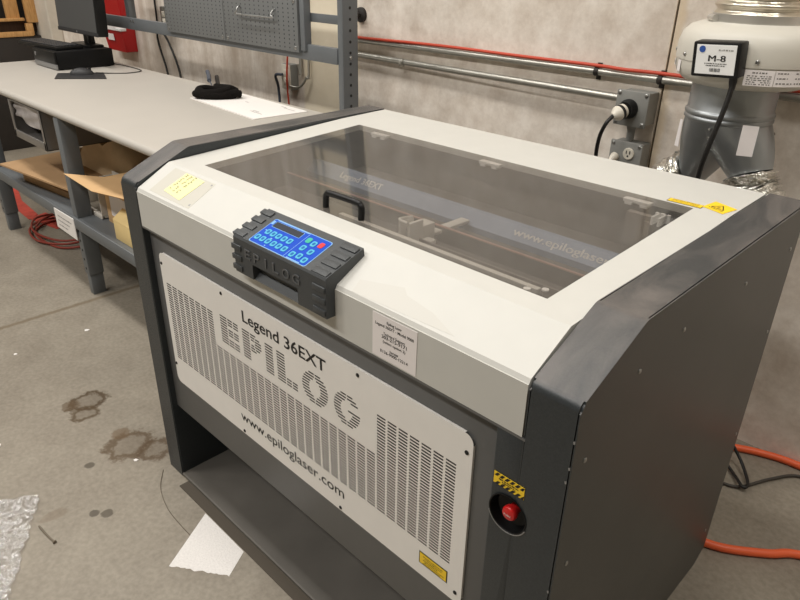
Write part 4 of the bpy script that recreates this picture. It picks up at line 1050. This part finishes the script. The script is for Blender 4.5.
# wye fitting below
wy = thing('duct_wye', 'galvanised steel duct wye below the fan with two downward branches', 'duct', (FX, FY, .9))
WX = .987
bm = B(); lathe(bm, [(.104, 1.148), (.104, 1.085), (.1055, 1.083), (.1085, 1.079), (.1085, 1.073), (.1055, 1.069), (.1085, 1.065), (.1085, 1.060), (.105, 1.056)], (WX, FY, 0), Z, 56, cap=False); obj('collar', bm, 'galv', wy, 50)
EL, ER = Vector((.875, 1.235, .915)), Vector((1.075, 1.125, .925)); DLv, DRv = Vector((-.80, .10, -.58)).normalized(), Vector((.42, -.20, -.88)).normalized()
EL, ER = Vector((.915, 1.215, .905)), Vector((1.084, 1.17, .936))
def branch(bm, E_, D_, r_end):
    n = 10; rings = []; top = Vector((WX, FY, 1.058)); sgn = 1 if E_.x > WX else -1
    for i in range(n+1):
        t = i/n; row = []
        ue = (Y - D_*Y.dot(D_)).normalized(); ve = D_.cross(ue)
        if ve.x < 0: ve = -ve
        for k in range(40):
            a_ = 2*PI*k/40; p0_ = top + (Y*math.cos(a_) + X*math.sin(a_))*.1045; p1_ = E_ + (ue*math.cos(a_) + ve*math.sin(a_))*r_end
            pm = p0_*.5 + p1_*.5 + X*sgn*(.012 if sgn*math.sin(a_) > 0 else 0)*abs(math.sin(a_))
            row.append(bm.verts.new(p0_*(1-t)**2 + pm*2*t*(1-t) + p1_*t*t))
        rings.append(row)
    for a_, b_ in zip(rings, rings[1:]):
        for k in range(40): bm.faces.new((a_[k], a_[(k+1) % 40], b_[(k+1) % 40], b_[k]))
bm = B(); branch(bm, EL, DLv, .050); obj('branch', bm, 'galv', wy, 60)
bm = B(); branch(bm, ER, DRv, .052); obj('branch', bm, 'galv', wy, 60)
bm = B()
for k in range(6): lathe(bm, [(.004, 0), (.003, .003), (.0004, .003)], (.985, FY-.1045+.0035*k, 1.045-.022*k), -Y, 8)
obj('seam_screws', bm, 'steel', wy, 0)
aL = math.radians(-38); rr_ = .1085
bm = B(); n0 = Vector((.30, -.92, .12)).normalized(); pC = Vector((1.082, 1.092, 1.034)); ux_ = Vector((.92, .30, 0)).normalized(); uy_ = n0.cross(ux_)
plate(bm, [pC-ux_*.018-uy_*.036+n0*.012, pC+ux_*.018-uy_*.036+n0*.004, pC+ux_*.018+uy_*.036+n0*.004, pC-ux_*.018+uy_*.036+n0*.012], .001); st_ = obj('paper_label', bm, 'label', wy, 0)
bm = B(); pC2 = Vector((.893, 1.155, 1.012)); plate(bm, [pC2+Vector((-.010, -.006, -.035)), pC2+Vector((.004, -.014, -.035)), pC2+Vector((.0, -.008, .035)), pC2+Vector((-.010, 0, .035))], .001); obj('paper_label', bm, 'label', wy, 0)
def foil(name, pts, r, label):
    bm = B(); P_ = smooth_path(pts, 14); nn_ = len(P_); rnd = random.Random(int(r*1e4)); jit = [rnd.uniform(-.0025, .0025) for _ in range(200)]
    tube(bm, pts, r, 32, 14, rf=lambda t: r + .0050*math.sin(t*nn_*PI*.62) + jit[int(t*(nn_-1))])
    for v in bm.verts: v.co += Vector((rnd.uniform(-.0018,.0018), rnd.uniform(-.0018,.0018), rnd.uniform(-.0018,.0018)))
    o = obj(name, bm, 'foil', None, 50); tag(o, label, 'duct'); return o
foil('foil_duct', [EL+DLv*.004, EL+DLv*.05, EL+Vector((-.085, .0, -.085)), EL+Vector((-.11, -.03, -.18)), EL+Vector((-.10, -.12, -.32)), EL+Vector((-.09, -.24, -.40)), (.807, .850, .48)], .056, 'crinkled foil duct leaving the left branch of the wye behind the engraver')
foil('foil_duct', [ER+DRv*.004, ER+DRv*.045, ER+Vector((.060, -.02, -.085)), ER+Vector((.080, -.035, -.17)), ER+Vector((.06, -.09, -.30)), ER+Vector((.0, -.20, -.42)), (1.06, .850, .48)], .060, 'crinkled foil duct leaving the right branch of the wye beside the charcoal side panel')
# fan speed controller on the housing
ctl = thing('fan_controller', 'black fan speed control box with a white M-8 label fixed to the fan housing', 'controller', (.975, 1.02, 1.19))
ang = math.radians(-108)
mt = Matrix.Translation((1.000, 1.020, 1.223)) @ Matrix.Rotation(math.radians(-4), 4, 'Z') @ Matrix.Rotation(math.radians(-3), 4, 'Y') @ Matrix.Rotation(math.radians(5), 4, 'X')
bm = B(); box(bm, -.056, .056, -.022, .016, -.040, .038, .004, 2, mt); obj('case', bm, 'black', ctl, 30)
bm = B(); box(bm, -.030, .030, .014, .0605, -.03, .03, .002, 2, mt); obj('bracket', bm, 'black', ctl, 30)
bm = B(); box(bm, -.046, .047, -.0232, -.0218, -.033, .032, .0005, 1, mt); lbl = obj('label_card', bm, 'white', ctl, 0)
mx, mz, my = mt.to_3x3() @ X, mt.to_3x3() @ Z, mt.to_3x3() @ Y
def mp(x, z): return mt @ Vector((x, -.0234, z))
tb = TB(); [tb.t('M-8', mp(-.016+d_, -.004), mx, mz, width=.040, height=.014) for d_ in (0, .0005, .0010)]; bm = tb.bm
scribble(bm, mp(-.024, -.010), mx, mz, .052, .0024, seed=7); scribble(bm, mp(-.020, -.0145), mx, mz, .046, .0024, seed=8)
for k in range(9): bm.faces.new([bm.verts.new(mp(-.010+k*.0028+d_, z_)-my*.0004) for d_, z_ in ((0, -.027), (.0017 if k % 3 else .0010, -.027), (.0017 if k % 3 else .0010, -.019), (0, -.019))])
obj('lettering', bm, 'ink', lbl, 0)
bm = B(); scribble(bm, mp(.006, .0195), mx, mz, .034, .0034, seed=12); obj('grey_print', bm, 'boxgrey', lbl, 0)
bm = B(); lathe(bm, [(.0075, 0), (.0075, .0006), (.0004, .0006)], mp(-.032, .022), -my, 20); obj('round_emblem', bm, 'blueink', lbl, 0)
bm = B(); s0 = mt @ Vector((.036, .004, -.040)); lathe(bm, [(.009, -.004), (.009, .012), (.006, .03)], s0, -mz, 14); 
tube(bm, [s0-mz*.02, s0+Vector((.0, -.006, -.06)), s0+Vector((-.008, -.012, -.12)), s0+Vector((-.022, -.010, -.20)), s0+Vector((-.03, .0, -.27)), s0+Vector((-.035, .01, -.42))], .0062, 10, 6)
obj('cord', bm, 'cord', ctl, 60)

# ------------------------------------------------------------------ floor things
bm = B(); tube(bm, [(1.00, 1.15, .012), (1.08, 1.26, .012), (1.174, 1.335, .012), (1.268, 1.383, .012), (1.378, 1.406, .012), (1.60, 1.40, .012), (1.80, 1.30, .012), (1.72, 1.12, .012), (1.50, 1.022, .012), (1.434, .963, .012), (1.351, .901, .012), (1.291, .876, .012), (1.22, .866, .012)], .0115, 12, 8)
tag(obj('orange_hose', bm, 'orange', None, 60), 'bright orange hose looping over the floor from behind the engraver', 'hose')
bm = B(); tube(bm, [(1.02, 1.12, .20), (1.10, 1.20, .12), (1.165, 1.245, .05), (1.225, 1.235, .012), (1.275, 1.180, .018), (1.288, 1.168, .019), (1.296, 1.178, .019), (1.285, 1.215, .016), (1.235, 1.275, .035), (1.17, 1.28, .10), (1.10, 1.22, .20)], .0048, 10, 8)
tag(obj('black_cable', bm, 'cord', None, 60), 'black cable making a tight loop on the floor behind the engraver', 'cable')
bm = B(); tube(bm, [(1.10, 1.02, .006), (1.20, 1.14, .006), (1.275, 1.176, .006), (1.33, 1.28, .006), (1.388, 1.360, .006), (1.47, 1.34, .006), (1.60, 1.24, .006)], .0048, 10, 8)
tag(obj('black_cable', bm, 'cordgrey', None, 60), 'dark grey cable running along the floor toward the concrete wall', 'cable')
# bubble film
bm = B(); e1 = Vector((.863, -.506, 0)); e2 = Vector((-.486, -.874, 0)); c0 = Vector((-.148, -.338, 0)); NU, NV = 70, 50; rnd = random.Random(21); G = []
for i in range(NU+1):
    row = []
    for j in range(NV+1):
        u_, v_ = i/NU*.52, j/NV*.40
        edge = .003*math.sin(i*1.3)+.003*math.sin(i*.41+2) if j == 0 else 0
        h = .002 + .005*abs(math.sin(u_*37+v_*21)*math.sin(v_*43-u_*11)) + rnd.uniform(0, .0022)
        row.append(bm.verts.new(c0 + e1*u_ + e2*(v_+edge) + Z*h))
    G.append(row)
for i in range(NU):
    for j in range(NV): bm.faces.new((G[i][j], G[i+1][j], G[i+1][j+1], G[i][j+1]))
tag(obj('bubble_wrap', bm, 'film', None, 0), 'crinkled sheet of clear bubble wrap lying on the concrete floor', 'bubble wrap')
# white foam sheet tucked under the machine
bm = B(); P4 = [Vector((.250, -.032, 0)), Vector((.350, -.195, 0)), Vector((.484, -.103, 0)), Vector((.443, -.032, 0))]
n_ = 24; top = [];  e = P4
edge_pts = []
for k in range(n_+1):
    t = k/n_; edge_pts.append(P4[1].lerp(P4[2], t) + Vector((random.uniform(-.003, .003), random.uniform(-.003, .003), 0)))
plate(bm, [P4[0]] + edge_pts + [P4[3]], .0004)
tag(obj('foam_sheet', bm, 'foam', None, 0), 'torn white foam packing sheet sticking out from under the front of the engraver', 'packing sheet')
bm = B(); tube(bm, [(-.022, -.386, .003), (.025, -.383, .003), (.062, -.378, .003)], .0026, 8, 3); lathe(bm, [(.0026, 0), (.005, .003), (.005, .006), (.0005, .007)], (.062, -.378, .0045), (1, .1, 0), 12)  # a clear straw with a knob, drawn as a dull brown rod
tag(obj('loose_straw', bm, 'thread', None, 50), 'thin dull brown straw with a knob lying on the floor beside the bubble wrap', 'screw')  # a straw, not a screw, despite the category
bm = B(); tube(bm, [(.0, -.03, .002), (.07, -.075, .002), (.16, -.10, .002), (.24, -.105, .002), (.29, -.105, .002)], .0010, 6, 6); tag(obj('loose_thread', bm, 'thread', None, 50), 'thin dark thread curling on the floor left of the foam sheet', 'thread')
rnd = random.Random(4)
for k, (x, y, s_, lab) in enumerate(((-.60, .38, .012, 'small white scrap on the floor behind the left leg of the engraver'), (-.47, -.35, .009, 'tiny white scrap on the floor left of the dark drips'), (-.10, -.07, .008, 'tiny white scrap at the edge of the brown floor stain'), (-1.02, .16, .010, 'small pale scrap on the floor in front of the bench leg'), (-1.02, -.12, .008, 'tiny pale flake on the open floor in front of the bench'))):
    bm = B(); pts = [Vector((x+s_*math.cos(a)*rnd.uniform(.5, 1.2), y+s_*math.sin(a)*rnd.uniform(.5, 1.2), 0)) for a in (0, 1.2, 2.4, 3.7, 5)]
    plate(bm, pts, .002); tag(obj('paper_scrap', bm, 'paper', None, 0), lab, 'scrap', 'paper scraps on the floor')

# ------------------------------------------------------------------ timber store at the far left
bm = B(); box(bm, -5.4, -4.55, .55, 1.38, 0, 1.6, .004); tag(obj('storage_cabinet', bm, 'darkmetal', None, 30), 'dark storage cabinet in the shadows behind the stacked timber frame', 'cabinet')
tr = thing('timber_frame', 'rough pine timber frame standing at the far end of the room beyond the bench', 'timber', (-4.4, 1.1, 0))
for (y0, y1, z0, z1, x0) in ((1.125, 1.215, .955, 1.6, -4.33), (1.255, 1.345, .93, 1.6, -4.30)):
    bm = B(); box(bm, x0-.04, x0, y0, y1, z0, z1, .003); obj('upright_board', bm, 'pine', tr, 30)
bm = B(); box(bm, -4.34, -4.29, .80, 1.275, .835, .870, .003); obj('bottom_rail', bm, 'pine', tr, 30)
bm = B(); box(bm, -4.335, -4.295, 1.235, 1.285, .840, .925, .003); obj('corner_block', bm, 'pine', tr, 30)
bm = B(); box(bm, -4.34, -4.30, .80, 1.235, .945, .965, .003); obj('middle_rail', bm, 'pine', tr, 30)
bm = B(); box(bm, -4.42, -4.36, .78, 1.35, .865, .945, .003); obj('rear_board', bm, 'darkwood', tr, 30)
bm = B(); box(bm, -4.44, -4.30, .70, 1.38, 0, .835, .004); obj('plinth', bm, 'darkmetal', tr, 30)

# ------------------------------------------------------------------ light
def area(name, loc, sx, sy, power, col=(1, .955, .89), rot=(0, 0, 0)):
    l = bpy.data.lights.new(name, 'AREA'); l.shape = 'RECTANGLE'; l.size = sx; l.size_y = sy; l.energy = power; l.color = col
    o = bpy.data.objects.new(name, l); COL.objects.link(o); o.location = loc; o.rotation_euler = rot; return o
for (x, y, p) in ((-4.4, -.1, 30), (-1.7, -.1, 52), (.5, -.1, 35), (2.6, .2, 48), (-4.4, -2.3, 42), (-1.7, -2.3, 82), (.5, -2.3, 66)):
    area('strip_light', (x, y, 4.1), 1.5, .35, p, (1, .965, .915))
w = bpy.data.worlds.new('world'); S.world = w; w.use_nodes = True
w.node_tree.nodes['Background'].inputs[0].default_value = (1, .96, .9, 1); w.node_tree.nodes['Background'].inputs[1].default_value = .05
